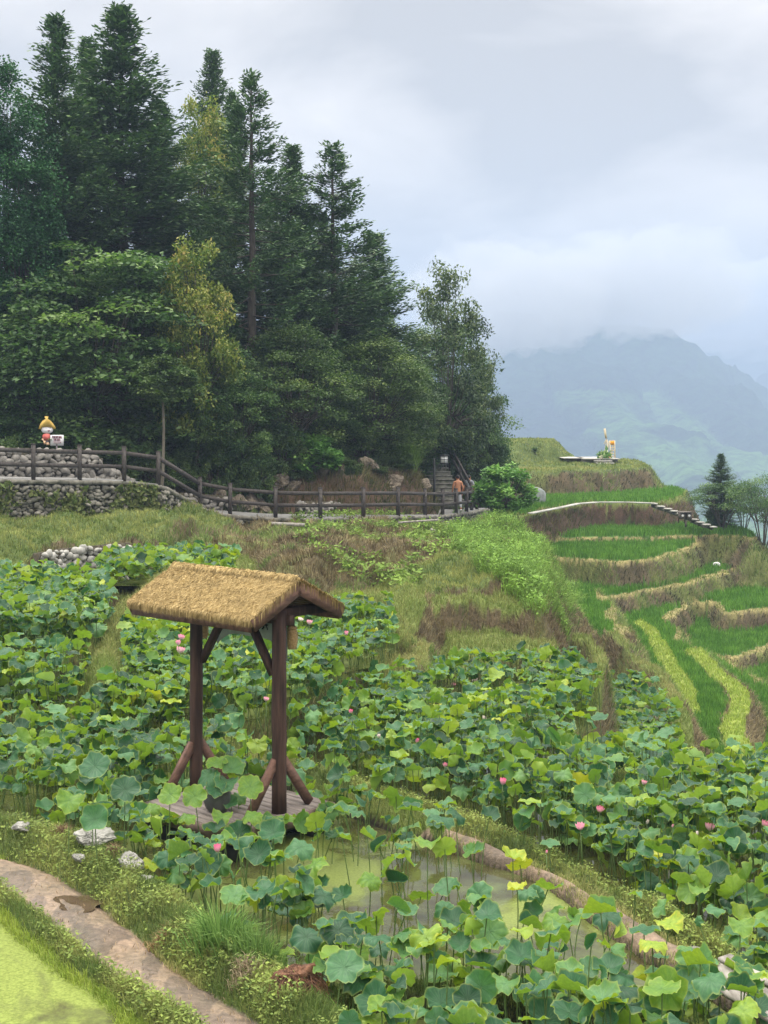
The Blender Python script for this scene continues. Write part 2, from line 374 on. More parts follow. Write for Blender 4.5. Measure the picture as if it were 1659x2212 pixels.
# base beds, dikes, ponds: every pond is a bed with a small grassy rim
PONDS = {}
def pond(name, w, pts, rim='short', rimh=.06, hw=.07, osl=3.2, depth=.35):
    poly(w - depth, pts, osl, 'bed', 'dry', amp=.25)
    wp = [P(u, v, w + rimh) * (1, 1, 1) for u, v in pts]
    wp = [np.array((P(u, v, w)[0], P(u, v, w)[1], w + rimh)) for u, v in pts]; wp.append(wp[0])
    EL.append(dict(k='l', z=w + rimh, w=np.array(wp), hw=hw, slope=osl, top=rim, riser='dry', bund=None, amp=.25))
    PONDS[name] = (w, np.array(wp)[:-1, :2])
pond('near', 0.0, [(-320, 1500), (100, 1540), (250, 1580), (480, 1606), (700, 1698), (860, 1752), (1000, 1802), (1190, 1876), (1330, 1966), (1440, 2037), (1530, 2090), (1690, 2170), (1900, 3000), (-600, 3000)])
pond('right', -.40, [(520, 1608), (620, 1560), (700, 1500), (880, 1500), (960, 1570), (1130, 1592), (1240, 1622), (1350, 1682), (1560, 1758), (1900, 1860), (2300, 2400), (1500, 2400), (1340, 1930), (1100, 1810), (760, 1690)], 'lush')
pond('left', .40, [(-420, 1550), (150, 1540), (186, 1480), (195, 1410), (-420, 1410)])
pond('left_far', .85, [(-420, 1415), (192, 1415), (200, 1370), (215, 1330), (205, 1300), (160, 1290), (40, 1282), (-420, 1300)])
pond('middle', .30, [(255, 1570), (268, 1480), (272, 1420), (300, 1375), (420, 1352), (640, 1346), (790, 1346), (850, 1362), (846, 1400), (800, 1440), (705, 1462), (680, 1495), (600, 1537), (440, 1585)])
pond('upper', .95, [(235, 1264), (400, 1268), (480, 1262), (510, 1240), (470, 1224), (240, 1228)])
pond('upper_right', -.60, [(868, 1560), (905, 1500), (1000, 1478), (1205, 1462), (1258, 1478), (1275, 1500), (1250, 1540), (1190, 1590), (900, 1585)], osl=6)
pond('far_right', -2.95, [(1200, 1660), (1436, 1668), (1440, 1600), (1425, 1545), (1405, 1510), (1330, 1505), (1275, 1525), (1245, 1580)])
pond('edge_right', -.75, [(1200, 1900), (2100, 1900), (2100, 1690), (1480, 1688), (1380, 1675), (1250, 1670)], 'lush')
# near bank, path, dikes
line([(-120, 1835), (60, 1893), (150, 1955), (230, 2020), (300, 2085), (400, 2160), (520, 2245), (640, 2330)], .33, 1.3, 'path', 'bright', z=.20, amp=.8)
line([(-160, 1735), (60, 1788), (160, 1832), (250, 1882), (330, 1942), (430, 2015), (540, 2085), (640, 2155), (740, 2240), (840, 2320)], .13, 1.0, 'lush', 'lush', z=.32, amp=1.1)
line([(-140, 1872), (-30, 1905), (40, 1945), (110, 2005), (190, 2065), (280, 2122), (380, 2190), (500, 2280)], .09, 1.5, 'lush', 'bright', z=.25, amp=.7)
line([(640, 2165), (780, 2150), (900, 2140), (1050, 2145), (1200, 2165), (1380, 2200), (1550, 2260)], .12, .8, 'lush', 'mud', z=.10, amp=.25)
line([(430, 1590), (560, 1635), (700, 1698), (860, 1752), (960, 1788)], .10, 2.2, 'short', 'mud', z=.20, amp=.4)
line([(940, 1780), (1000, 1800), (1190, 1872), (1330, 1962), (1440, 2033), (1530, 2085), (1690, 2165)], .15, 4.5, 'path', 'mud', z=.19, amp=.9)
line([(380, 1570), (560, 1614), (760, 1686), (950, 1750), (1100, 1799), (1260, 1856), (1400, 1934), (1520, 2009), (1640, 2084), (1780, 2159)], .06, 2.0, 'lush', 'lush', z=.24, amp=1.6)
line([(1255, 1632), (1320, 1665), (1400, 1700), (1480, 1730), (1560, 1757)], .10, 2.0, 'lush', 'lush', z=-.24)
# left grass dike
line([(560, 1262), (440, 1262), (340, 1268), (275, 1296), (240, 1340), (228, 1400), (226, 1440)], .12, 2.2, 'short', 'short', z=.95, amp=.5)
line([(320, 1290), (285, 1310), (265, 1340)], .20, 1.8, 'short', 'short', z=.62, amp=.5)
# left grass field + bank
poly(1.5, [(-400, 1235), (-80, 1220), (20, 1205), (100, 1185), (180, 1172), (285, 1166), (380, 1150), (470, 1148), (500, 1112), (-400, 1112)], 1.1, 'lush', 'dry', amp=.7)
poly(.50, [(228, 1300), (290, 1352), (420, 1340), (640, 1336), (830, 1340), (890, 1352), (930, 1290), (940, 1180), (225, 1190)], 2.2, 'short', 'dry', amp=.5)
poly(.90, [(380, 1205), (560, 1196), (700, 1186), (790, 1172), (830, 1150), (820, 1120), (400, 1118)], 1.4, 'dry', 'dry')
poly(.72, [(590, 1262), (640, 1272), (700, 1265), (800, 1246), (900, 1232), (1000, 1212), (1080, 1196), (1110, 1165), (1095, 1130), (540, 1150)], 1.4, 'dry', 'dry')
poly(.62, [(850, 1290), (920, 1280), (1020, 1285), (1110, 1275), (1150, 1255), (1165, 1215), (1150, 1165), (1120, 1140), (840, 1200)], 2.2, 'lush', 'dry')
poly(.20, [(868, 1350), (960, 1338), (1060, 1332), (1130, 1338), (1165, 1344), (1178, 1330), (1178, 1280), (1160, 1220), (860, 1200)], 3.2, 'short', 'dry', amp=.7)
poly(-.55, [(905, 1480), (1000, 1452), (1165, 1442), (1205, 1446), (1195, 1400), (880, 1400)], 3.5, 'short', 'dry', amp=.4)
poly(.20, [(700, 1455), (760, 1448), (850, 1460), (905, 1430), (930, 1380), (880, 1330), (850, 1385), (790, 1430), (700, 1440)], 2.6, 'short', 'dry', amp=.6)
line([(1240, 1398), (1290, 1425), (1303, 1470), (1285, 1515), (1240, 1560), (1205, 1590)], .10, 7.0, 'short', 'dry', z=-.62, amp=.4)
line([Q(1318, 1400, 46.5), Q(1375, 1425, 44), Q(1420, 1448, 42), Q(1452, 1485, 39.5), Q(1466, 1540, 37), Q(1476, 1600, 35), Q(1488, 1640, 33.5)], .22, 2.2, 'short', 'dry', amp=.4)
# right rice terraces
poly(3.05, [(1040, 958), (1110, 957), (1155, 955.5), (1186, 956), (1194, 952), (1190, 948), (1000, 947)], .9, 'lush', 'lush', amp=.8)
poly(1.58, [(1080, 1007), (1200, 1006), (1290, 1006), (1345, 1004), (1382, 1001), (1378, 994), (1080, 990)], 2.0, 'lush', 'short', amp=.5)
poly(1.40, [(1080, 1024), (1150, 1019), (1210, 1018), (1290, 1016), (1340, 1012), (1392, 1011), (1398, 1004), (1385, 998), (1060, 996)], 1.5, 'short', 'dry', 'lush', .5)
poly(-.2, [(1100, 1116), (1160, 1107), (1205, 1099), (1250, 1089), (1290, 1086), (1350, 1086), (1410, 1088), (1445, 1084), (1472, 1077), (1484, 1064), (1470, 1055), (1080, 1050)], 2.8, 'rice', 'soil', 'short', .3)
poly(-1.7, [(1120, 1168), (1215, 1162), (1260, 1160), (1330, 1160), (1450, 1158), (1540, 1154), (1600, 1157), (1628, 1165), (1640, 1158), (1600, 1138), (1100, 1120)], 1.7, 'rice', 'dry', 'straw', .22)
poly(-2.1, [(1150, 1200), (1262, 1208), (1330, 1213), (1400, 1206), (1450, 1196), (1500, 1179), (1520, 1165), (1150, 1165)], 2.2, 'rice', 'dry', 'straw', .25)
poly(-3.4, [(1220, 1300), (1300, 1296), (1335, 1288), (1400, 1276), (1500, 1251), (1600, 1229), (1720, 1216), (1800, 1190), (1220, 1200)], 1.9, 'rice', 'dry', 'straw', .3)
poly(-2.9, [(1180, 1396), (1270, 1402), (1335, 1396), (1362, 1385), (1345, 1340), (1325, 1305), (1300, 1270), (1180, 1270)], 1.7, 'rice', 'dry', 'straw', .5)
poly(-4.3, [(1330, 1290), (1330, 1400), (1380, 1460), (1440, 1520), (1450, 1700), (1640, 1700), (1606, 1600), (1592, 1578), (1605, 1540), (1616, 1505), (1597, 1480), (1549, 1448), (1501, 1404), (1470, 1372), (1449, 1332), (1484, 1301), (1539, 1297), (1562, 1326), (1620, 1318), (1760, 1302), (1760, 1250), (1330, 1250)], 2.4, 'rice', 'dry', 'straw', .32)
poly(-5.0, [(1480, 1395), (1540, 1415), (1600, 1440), (1680, 1485), (1900, 1560), (1900, 1760), (1450, 1760)], 1.6, 'rice', 'dry', 'straw', .4)
line([P(u, v, -4.12) for u, v in [(1381, 1342), (1410, 1364), (1428, 1400), (1449, 1432), (1470, 1470), (1490, 1530)]], .30, 1.6, 'bright', 'bright', amp=.3)
line([P(u, v, -4.12) for u, v in [(1501, 1404), (1549, 1451), (1594, 1487), (1600, 1511), (1588, 1545), (1578, 1578), (1600, 1610), (1640, 1690)]], .34, 1.6, 'bright', 'dry', amp=.3)
poly(-5.25, [(1480, 1440), (1535, 1418), (1600, 1412), (1660, 1396), (1760, 1372), (1760, 1330), (1480, 1330)], 1.7, 'rice', 'dry', 'straw', .25)
poly(-5.9, [(1540, 1400), (1560, 1440), (1640, 1480), (1800, 1560), (1900, 1560), (1900, 1400)], 1.2, 'rice', 'dry', 'straw', .25)
# walkway bench and forest hillside
line(WKt, .95, 12.0, 'path', 'soil', amp=0)
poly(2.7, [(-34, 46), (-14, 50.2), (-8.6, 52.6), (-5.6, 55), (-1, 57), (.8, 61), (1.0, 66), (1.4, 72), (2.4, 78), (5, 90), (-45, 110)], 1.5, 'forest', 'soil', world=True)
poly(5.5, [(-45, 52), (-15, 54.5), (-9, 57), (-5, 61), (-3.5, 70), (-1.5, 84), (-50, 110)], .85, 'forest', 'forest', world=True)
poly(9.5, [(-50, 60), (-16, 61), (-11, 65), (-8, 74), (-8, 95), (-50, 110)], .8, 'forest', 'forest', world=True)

ns, nr = 620, 1050
S0, S1, Y0, Y1 = -.46, .46, 7.5, 240.0
sg = np.linspace(S0, S1, ns); lg = np.linspace(math.log(Y0), math.log(Y1), nr)
SS, LL = np.meshgrid(sg, lg); YY = np.exp(LL); XX = SS * YY
def segdist(X, Y, A, B):
    ab = B - A; t_ = ((X - A[0]) * ab[0] + (Y - A[1]) * ab[1]) / (ab[0] ** 2 + ab[1] ** 2 + 1e-9); t_ = np.clip(t_, 0, 1)
    return np.hypot(X - A[0] - t_ * ab[0], Y - A[1] - t_ * ab[1]), t_
def terrain(XX, YY):
    sh = XX.shape; X = XX.ravel(); Y = YY.ravel()
    n1 = fbm(X * .55, Y * .55, 4) - .5; n2 = fbm(X * 2.1 + 40, Y * 2.1, 4) - .5
    Z = np.minimum(-7.5, 5 - .118 * Y - 1.2) + .8 * n1
    C = np.full(X.shape, CI['dry']); D = np.full(X.shape, 9.0)
    for e in EL:
        w = e['w']; reach = (e['z'] + 12) / e['slope'] + 1
        m = (X > w[:, 0].min() - reach) & (X < w[:, 0].max() + reach) & (Y > w[:, 1].min() - reach) & (Y < w[:, 1].max() + reach)
        idx = np.nonzero(m)[0]
        if not len(idx): continue
        x = X[idx]; y = Y[idx]
        dist = np.full(x.shape, 1e9); zz = np.full(x.shape, e['z'], float)
        closed = e['k'] == 'p'; n = len(w)
        inside = np.zeros(x.shape, bool)
        for i in range(n if closed else n - 1):
            A, B = w[i], w[(i + 1) % n]
            d, t_ = segdist(x, y, A, B)
            if not closed:
                q = d < dist; zz = np.where(q, A[2] + t_ * (B[2] - A[2]), zz)
            dist = np.minimum(dist, d)
            if closed:
                cr = ((A[1] > y) != (B[1] > y)) & (x < (B[0] - A[0]) * (y - A[1]) / (B[1] - A[1] + 1e-12) + A[0])
                inside ^= cr
        if closed: dist = np.where(inside, -dist, dist)
        else: dist = dist - e['hw']
        scl = np.clip(y / 40, .35, 1.3) * e['amp']
        dist = dist + (n1[idx] * .9 + n2[idx] * .35) * scl
        h = zz - e['slope'] * np.maximum(0, dist) - .10 * np.exp(-np.abs(dist) / .12) * (e['slope'] > 1)
        q = h > Z[idx]
        qi = idx[q]; Z[qi] = h[q]; D[qi] = dist[q]
        cv = np.where(dist > .02, CI[e['riser']], CI[e['top']])
        if e['bund']: cv = np.where((dist <= .02) & (dist > -e['bw']), CI[e['bund']], cv)
        C[qi] = cv[q]
    rough = np.array([.03, .02, .05, .15, .09, .18, .14, .022, .25, .08, .10])[C]
    nb = fbm(X * 3.3 + 7, Y * 3.3 + 3, 4) - .5
    Z = Z + nb * rough * 2 * np.clip(Y / 30, .5, 1.6)
    rel_ = np.isin(C, [CI['dry'], CI['short'], CI['lush']]) & (Y > 27) & (Y < 60) & (X < 8)
    Z = Z + np.where(rel_, 1.6 * (fbm(X * .42 + 2, Y * .35, 3) - .5) + .5 * np.abs(fbm(X * 1.1, Y * .9 + 9, 3) - .5), 0)
    return Z.reshape(sh), C.reshape(sh), D.reshape(sh)
ZZ, CC, DD = terrain(XX, YY)
def gi(x, y):
    a = (x / y - S0) / (S1 - S0) * (ns - 1); bq = (np.log(y) - lg[0]) / (lg[-1] - lg[0]) * (nr - 1)
    return np.clip(a, 0, ns - 1.001), np.clip(bq, 0, nr - 1.001)
def zat(x, y):
    x = np.asarray(x, float); y = np.asarray(y, float)
    a, bq = gi(x, y); i = a.astype(int); j = bq.astype(int); fa = a - i; fb = bq - j
    return (ZZ[j, i] * (1 - fa) + ZZ[j, i + 1] * fa) * (1 - fb) + (ZZ[j + 1, i] * (1 - fa) + ZZ[j + 1, i + 1] * fa) * fb
def cat_(x, y):
    a, bq = gi(x, y); i = np.round(a).astype(int); j = np.round(bq).astype(int); return CC[j, i], DD[j, i]
def zf(x, y): return float(zat(np.array([x]), np.array([y]))[0])

V = np.stack([XX, YY, ZZ], -1).reshape(-1, 3)
ii = (np.arange(nr - 1)[:, None] * ns + np.arange(ns - 1)[None]).ravel()
Fq = np.stack([ii, ii + 1, ii + ns + 1, ii + ns], 1)
cv = CC.ravel(); base = CCOL[cv].copy()
pn = fbm(XX.ravel() * .8, YY.ravel() * .8, 4)
isd = (cv == CI['dry']); gm = np.clip((pn - .45) * 5, 0, 1)[:, None]
base = np.where(isd[:, None], base * (1 - gm * .7) + CCOL[CI['short']] * gm * .7, base)
fb_ = fbm(XX.ravel() * 4, YY.ravel() * 1.5, 3)
base = np.where((cv == CI['path'])[:, None] & (fb_ > .55)[:, None], base * np.array((.62, .64, .68)), base)
wetv = np.where(cv == CI['path'], np.clip((fbm(XX.ravel() * 1.7, YY.ravel() * 1.2, 3) - .42) * 4, 0, 1), 0) * (YY.ravel() < 20)
# the walkway strip is grey paving
g = obj('ground', mesh_np('ground', V, [Fq], m_ground, {'wet': wetv}, smooth=True, colors=base), kind='structure')

# ------------------------------------------------------------------ water sheets
def pipw(X, Y, w):
    ins = np.zeros(X.shape, bool); n = len(w)
    for i in range(n):
        A, B = w[i], w[(i + 1) % n]
        ins ^= ((A[1] > Y) != (B[1] > Y)) & (X < (B[0] - A[0]) * (Y - A[1]) / (B[1] - A[1] + 1e-12) + A[0])
    return ins
def sheet(name, w, wp, mat):
    k = pipw(XX, YY, wp) & (ZZ < w + .01)
    c = k[:-1, :-1] | k[1:, :-1] | k[:-1, 1:] | k[1:, 1:]
    j, i = np.nonzero(c); f = np.stack([j * ns + i, j * ns + i + 1, (j + 1) * ns + i + 1, (j + 1) * ns + i], 1)
    u_, inv = np.unique(f.ravel(), return_inverse=True)
    V = np.stack([XX.ravel()[u_], YY.ravel()[u_], np.full(len(u_), w)], 1)
    return obj(name, mesh_np(name, V, [inv.reshape(-1, 4)], mat), kind='structure')
for nm_, (w_, wp_) in PONDS.items():
    sheet('pond_water', w_, wp_, m_pond2 if nm_ in ('right', 'upper_right', 'edge_right') else m_pond)
sheet('algae_pond_water', .09, np.array([P(u, v, .09)[:2] for u, v in [(-400, 1890), (-30, 1915), (40, 1955), (110, 2015), (190, 2075), (280, 2132), (380, 2200), (500, 2290), (500, 2900), (-700, 2900)]]), m_algae)

# ------------------------------------------------------------------ platform and pavilion
ZP = .36
Lc, Fc_, Rc, Bc = (P(u, v, ZP) for u, v in ((297, 1739), (504, 1793), (719, 1733), (515, 1681)))
e1 = np.array((.747, -.665, 0)); e2 = np.array((.665, .747, 0)); ez = np.array((0, 0, 1.))
pc = (Lc + Fc_ + Rc + Bc) / 4; hx, hy = .84, .79
FR = np.stack([e1, e2, ez], 1)     # local frame
ang = math.atan2(e1[1], e1[0])
plat = thing('wooden_platform', 'low square plank platform floating among the lotus leaves under the thatched shelter', 'platform', (pc[0], pc[1], 0), ang)
mb = MB(); rr_ = random.Random(2)
nb = 12; bw = 2 * hy / nb
for i in range(nb):
    mb.box((rr_.uniform(-.004, .004), -hy + (i + .5) * bw, ZP - .0125 + rr_.uniform(-.002, .002)), (2 * hx, bw - .008, .025))
mb.obj('decking', m_deck, plat)
mb = MB()
for s in (-1, 1):
    mb.box((0, s * (hy + .014), ZP - .075), (2 * hx + .056, .026, .14)); mb.box((s * (hx + .014), 0, ZP - .075), (.026, 2 * hy, .14))
mb.obj('fascia', m_deckedge, plat)
mb = MB(); mb.box((0, 0, .19), (2 * hx - .1, 2 * hy - .1, .06)); mb.obj('under_frame', m_dark, plat)
for x in (-.5, .5):
    for y in (-.62, .62):
        mb = MB(); mb.tube([(x - .3, y, .06), (x + .3, y, .06)], .14, 14); mb.obj('float_drum', m_dark, plat, smooth=True)

Lp_ = P(424, 1712, ZP); Rp_ = P(603, 1755, ZP)
shel = thing('thatched_shelter', 'two-post wooden shelter with golden thatched gable roof standing on the floating platform', 'shelter', (float((Lp_ + Rp_)[0] / 2), float((Lp_ + Rp_)[1] / 2), ZP), ang)
o0 = (Lp_ + Rp_) / 2
def loc(p): d = np.asarray(p) - o0; return np.array((d @ e1, d @ e2, d[2]))
xl, xr = loc(Lp_)[0], loc(Rp_)[0]; yl, yr = loc(Lp_)[1], loc(Rp_)[1]
Gc = loc((-1.0, 15.85, 3.13)); zr = Gc[2] - .055; zt = 2.70 - ZP
yr0 = Gc[1]; x1 = Gc[0]; x0 = x1 - 2.21; hw = .72
for k, (x, y, rad) in enumerate(((xl, yl, .078), (xr, yr, .086))):
    mb = MB(); zs = np.linspace(0, 2.36, 9); rq = random.Random(k)
    mb.tube([(x + rq.uniform(-.004, .004), y + rq.uniform(-.004, .004), z) for z in zs], [rad * (1.03 - .03 * z / 2.4) + rq.uniform(-.002, .002) for z in zs], 20)
    mb.obj('post', m_post, shel, smooth=True)
    for s in (-1, 1):
        mb = MB(); mb.beam((x, y + s * .06, .62), (x, y + s * .50, .02), .10, .06, up=(1, 0, 0)); mb.obj('foot_brace', m_board, shel)
for x, s in ((xl, 1), (xr, -1)):
    mb = MB(); mb.beam((x + s * .05, (yl + yr) / 2, 1.62), (x + s * .42, (yl + yr) / 2, 2.16), .07, .085, up=(0, 1, 0)); mb.obj('knee_brace', m_post, shel)
mb = MB(); mb.box(((x0 + x1) / 2, yr0, 2.25), (2.0, .09, .12)); mb.obj('beam', m_post, shel)
for x in (xl, xr):
    mb = MB(); mb.box((x, yr0, zt - .01), (.085, 1.36, .11)); mb.obj('tie_beam', m_post, shel)
slope = math.atan2(zr - zt, hw)
for s in (-1, 1):
    mb = MB()
    a0 = np.array((x0, yr0 + s * .02, zr - .06)); a1 = np.array((x0, yr0 + s * (hw - .02), zt - .03))
    for k in range(8):
        f0, f1 = k / 8, (k + 1) / 8
        m0 = a0 + (a1 - a0) * (f0 + f1) / 2
        mb.beam(m0 + (0, 0, 0), m0 + (x1 - x0, 0, 0), np.linalg.norm(a1 - a0) / 8 - .006, .018, up=(0, -s * math.sin(slope) * -1, math.cos(slope)))
    mb.obj('roof_boards', m_board, shel)
    for x in (x0 - .01, x1 + .012):
        mb = MB(); mb.beam((x, yr0 + s * .0, zr - .075), (x, yr0 + s * (hw + .01), zt - .06), .03, .15, up=(0, s * math.sin(slope), math.cos(slope))); mb.obj('barge_board', m_board, shel)
    mb = MB(); mb.beam((x0 + .03, yr0 + s * (hw - .005), zt - .075), (x1 - .03, yr0 + s * (hw - .005), zt - .075), .024, .13); mb.obj('eave_board', m_board, shel)
# thatch: a thick base sheet and many lying fibres with a ragged fringe
rs = RS(11)
def fibres(n, L, wd, fx, fy, s, lift, hang=0):
    """fx: along ridge, fy 0 ridge..1 eave"""
    out = []
    dn = np.array((0, s * math.cos(slope), -math.sin(slope))); nn = np.array((0, s * math.sin(slope), math.cos(slope)))
    Ls = math.hypot(hw, zr - zt)
    p0 = np.array((0, yr0, zr + .015)) + np.outer(fy * Ls, dn) + np.outer(lift, nn); p0[:, 0] += fx
    dirv = dn[None] + np.stack([rs.normal(0, .28, n), rs.normal(0, .05, n), rs.normal(0, .05, n)], 1)
    dirv = dirv + hang * np.array((0, 0, -1.)); dirv /= np.linalg.norm(dirv, axis=1)[:, None]
    sd = np.cross(dirv, nn + rs.normal(0, .5, (n, 3))); sd /= np.linalg.norm(sd, axis=1)[:, None]
    Lr = L * rs.uniform(.5, 1.3, n)[:, None]; w_ = wd * rs.uniform(.6, 1.4, n)[:, None]
    mid = p0 + dirv * Lr * .55 + nn * .012; tip = p0 + dirv * Lr - np.array((0, 0, .01 + .03 * hang))
    V = np.stack([p0 - sd * w_, p0 + sd * w_, mid + sd * w_, mid - sd * w_, tip], 1).reshape(-1, 3)
    i = np.arange(n)[:, None] * 5
    return V, i + np.array([[0, 1, 2, 3]]), i + np.array([[3, 2, 4]])
for s in (-1, 1):
    mb = MB(); ts = []
    Ls = math.hypot(hw, zr - zt)
    nx, ny = 90, 34
    gx, gy = np.meshgrid(np.linspace(x0 - .02, x1 + .02, nx), np.linspace(-.02, 1.03, ny))
    lump = .020 * fbm(gx * 5, gy * 7 + s, 4) + .006 * np.sin(gy * 34 + 8 * fbm(gx * 2, gy * 2, 3)) + .004
    lump = np.where(gy > .97, lump - .02, lump)
    py = yr0 + s * (gy * Ls * math.cos(slope) + lump * math.sin(slope)); pz = zr + .01 - gy * Ls * math.sin(slope) + lump * math.cos(slope)
    Vg = np.stack([gx, py, pz], -1).reshape(-1, 3); i = (np.arange(ny - 1)[:, None] * nx + np.arange(nx - 1)[None]).ravel()
    fq = np.stack([i, i + 1, i + nx + 1, i + nx], 1)
    mb.add(Vg, [fq]); ts.append(.35 + .5 * (fbm(gx.ravel() * 8, gy.ravel() * 30, 3) - .3))
    n = 26000
    V_, q_, t_ = fibres(n, .075, .0024, rs.uniform(x0 - .02, x1 + .02, n), rs.uniform(0, 1.0, n) ** .95, s, rs.uniform(.004, .028, n))
    mb.add(V_, [q_, t_]); ts.append(np.repeat(rs.uniform(.1, 1, n), 5))
    n = 3600
    V_, q_, t_ = fibres(n, .048, .004, rs.uniform(x0 - .02, x1 + .02, n), rs.uniform(.98, 1.03, n), s, rs.uniform(-.01, .02, n), hang=1.2)
    mb.add(V_, [q_, t_]); ts.append(np.repeat(rs.uniform(0, .8, n), 5))
    for xe in (x0 - .025, x1 + .022):     # verge fringe
        n = 500
        V_, q_, t_ = fibres(n, .026, .004, xe + rs.uniform(-.012, .012, n), rs.uniform(0, 1.0, n), s, rs.uniform(-.01, .04, n), hang=2.5)
        mb.add(V_, [q_, t_]); ts.append(np.repeat(rs.uniform(0, .8, n), 5))
    me = mesh_np('thatch', np.concatenate(mb.v), [np.concatenate(f) for f in mb.f.values()], m_thatch, {'t': np.clip(np.concatenate(ts), 0, 1)})
    obj('thatch', me, shel)
mb = MB()  # ridge roll
xs = np.linspace(x0 - .02, x1 + .01, 60)
mb.tube([(x, yr0 + .008 * math.sin(x * 17), zr + .026 + .005 * math.sin(x * 23)) for x in xs], .022, 8)
n = 3500; fx = rs.uniform(x0 - .02, x1, n)
V_, q_, t_ = fibres(n, .07, .004, fx, rs.uniform(-.05, .03, n), -1, rs.uniform(.02, .06, n)); mb.add(V_, [q_, t_])
obj('ridge_cap', mesh_np('ridge_cap', np.concatenate(mb.v), [np.concatenate(f) for f in mb.f.values()], m_thatch, {'t': np.clip(np.concatenate([np.full(480, .5), np.repeat(rs.uniform(.3, 1, n), 5)]), 0, 1)}), shel)
# banner tied under the beam
ban = thing('cloth_banner', 'pale gathered cloth banner with black brush characters strung under the shelter roof', 'banner', (float(o0[0]), float(o0[1]), ZP), ang)
gx, gz = np.meshgrid(np.linspace(xl + .05, xr - .05, 60), np.linspace(0, 1, 8))
tt = (gx - xl) / (xr - xl); dep = .25 + .18 * np.exp(-(tt * 7) ** 2) + .24 * np.exp(-((1 - tt) * 6) ** 2)
by = yr0 + .10 + .02 * np.sin(gx * 26) * (1 - .5 * gz); bz = 2.22 - gz * dep
i = (np.arange(7)[:, None] * 60 + np.arange(59)[None]).ravel()
obj('cloth', mesh_np('cloth', np.stack([gx, by, bz], -1).reshape(-1, 3), [np.stack([i, i + 1, i + 61, i + 60], 1)], m_cloth, smooth=True), ban)
mb = MB()
for cx in (-.42, -.08, .26):
    cx += (xl + xr) / 2
    for (ax, az, bx_, bz_) in ((-.05, .05, .05, .055), (-.01, .07, -.03, -.05), (-.05, .0, .06, .01), (.02, .03, .05, -.05), (-.05, -.05, -.01, -.02)):
        mb.beam((cx + ax, yr0 + .075, 2.13 + az), (cx + bx_, yr0 + .075, 2.13 + bz_), .004, .014)
mb.obj('lettering', m_ink, ban)
# woven lanterns
def lantern(lp, s, label):
    r = thing('woven_lantern', label, 'lantern', lp)
    mb = MB(); prof = [(.045, .155), (.05, .15), (.068, .125)]
    for k in range(9):
        z = .12 - k * .026; rr = .07 - .0009 * (k - 4) ** 2; prof += [(rr + .004, z), (rr - .003, z - .013)]
    prof += [(.05, -.12), (.0, -.12)]
    mb.lathe([(a * s, c * s) for a, c in prof], 18)
    for k in range(18):
        th = k / 18 * 2 * math.pi; mb.beam((.073 * s * math.cos(th), .073 * s * math.sin(th), -.11 * s), (.073 * s * math.cos(th), .073 * s * math.sin(th), .12 * s), .006, .006)
    mb.obj('basket', m_wicker, r)
    mb = MB(); mb.tube([(.03 * s, 0, .14 * s), (0, 0, .25 * s), (0, 0, .45 * s)], .004, 5); mb.tube([(-.03 * s, 0, .14 * s), (0, 0, .25 * s)], .004, 5); mb.obj('cord', m_dark, r)
lantern(Q(631, 1380, 16.35) + np.array((0, 0, 0)), 1.0, 'woven wicker lantern hanging on a cord right of the right shelter post')
lantern(Q(441, 1362, 17.3), .8, 'small reddish wicker lantern half hidden behind the left shelter post')
# jar on the platform
jp = P(470, 1752, ZP)
jar = thing('stoneware_jar', 'dark round stoneware jar standing on the platform between the two posts', 'jar', jp)
mb = MB(); mb.lathe([(.0, 0), (.10, 0), (.14, .05), (.17, .13), (.165, .20), (.145, .24), (.155, .26), (.135, .265), (.12, .23), (.0, .20)], 24); mb.obj('body', m_jar, jar, smooth=True)
JAR = [((-.10, -.06, .42), .15, .5, 3), ((.10, -.10, .36), .14, .4, 2), ((.16, .06, .48), .15, .62, 0), ((-.02, .05, .55), .13, .66, 1), ((.0, -.16, .30), .12, .3, 2)]

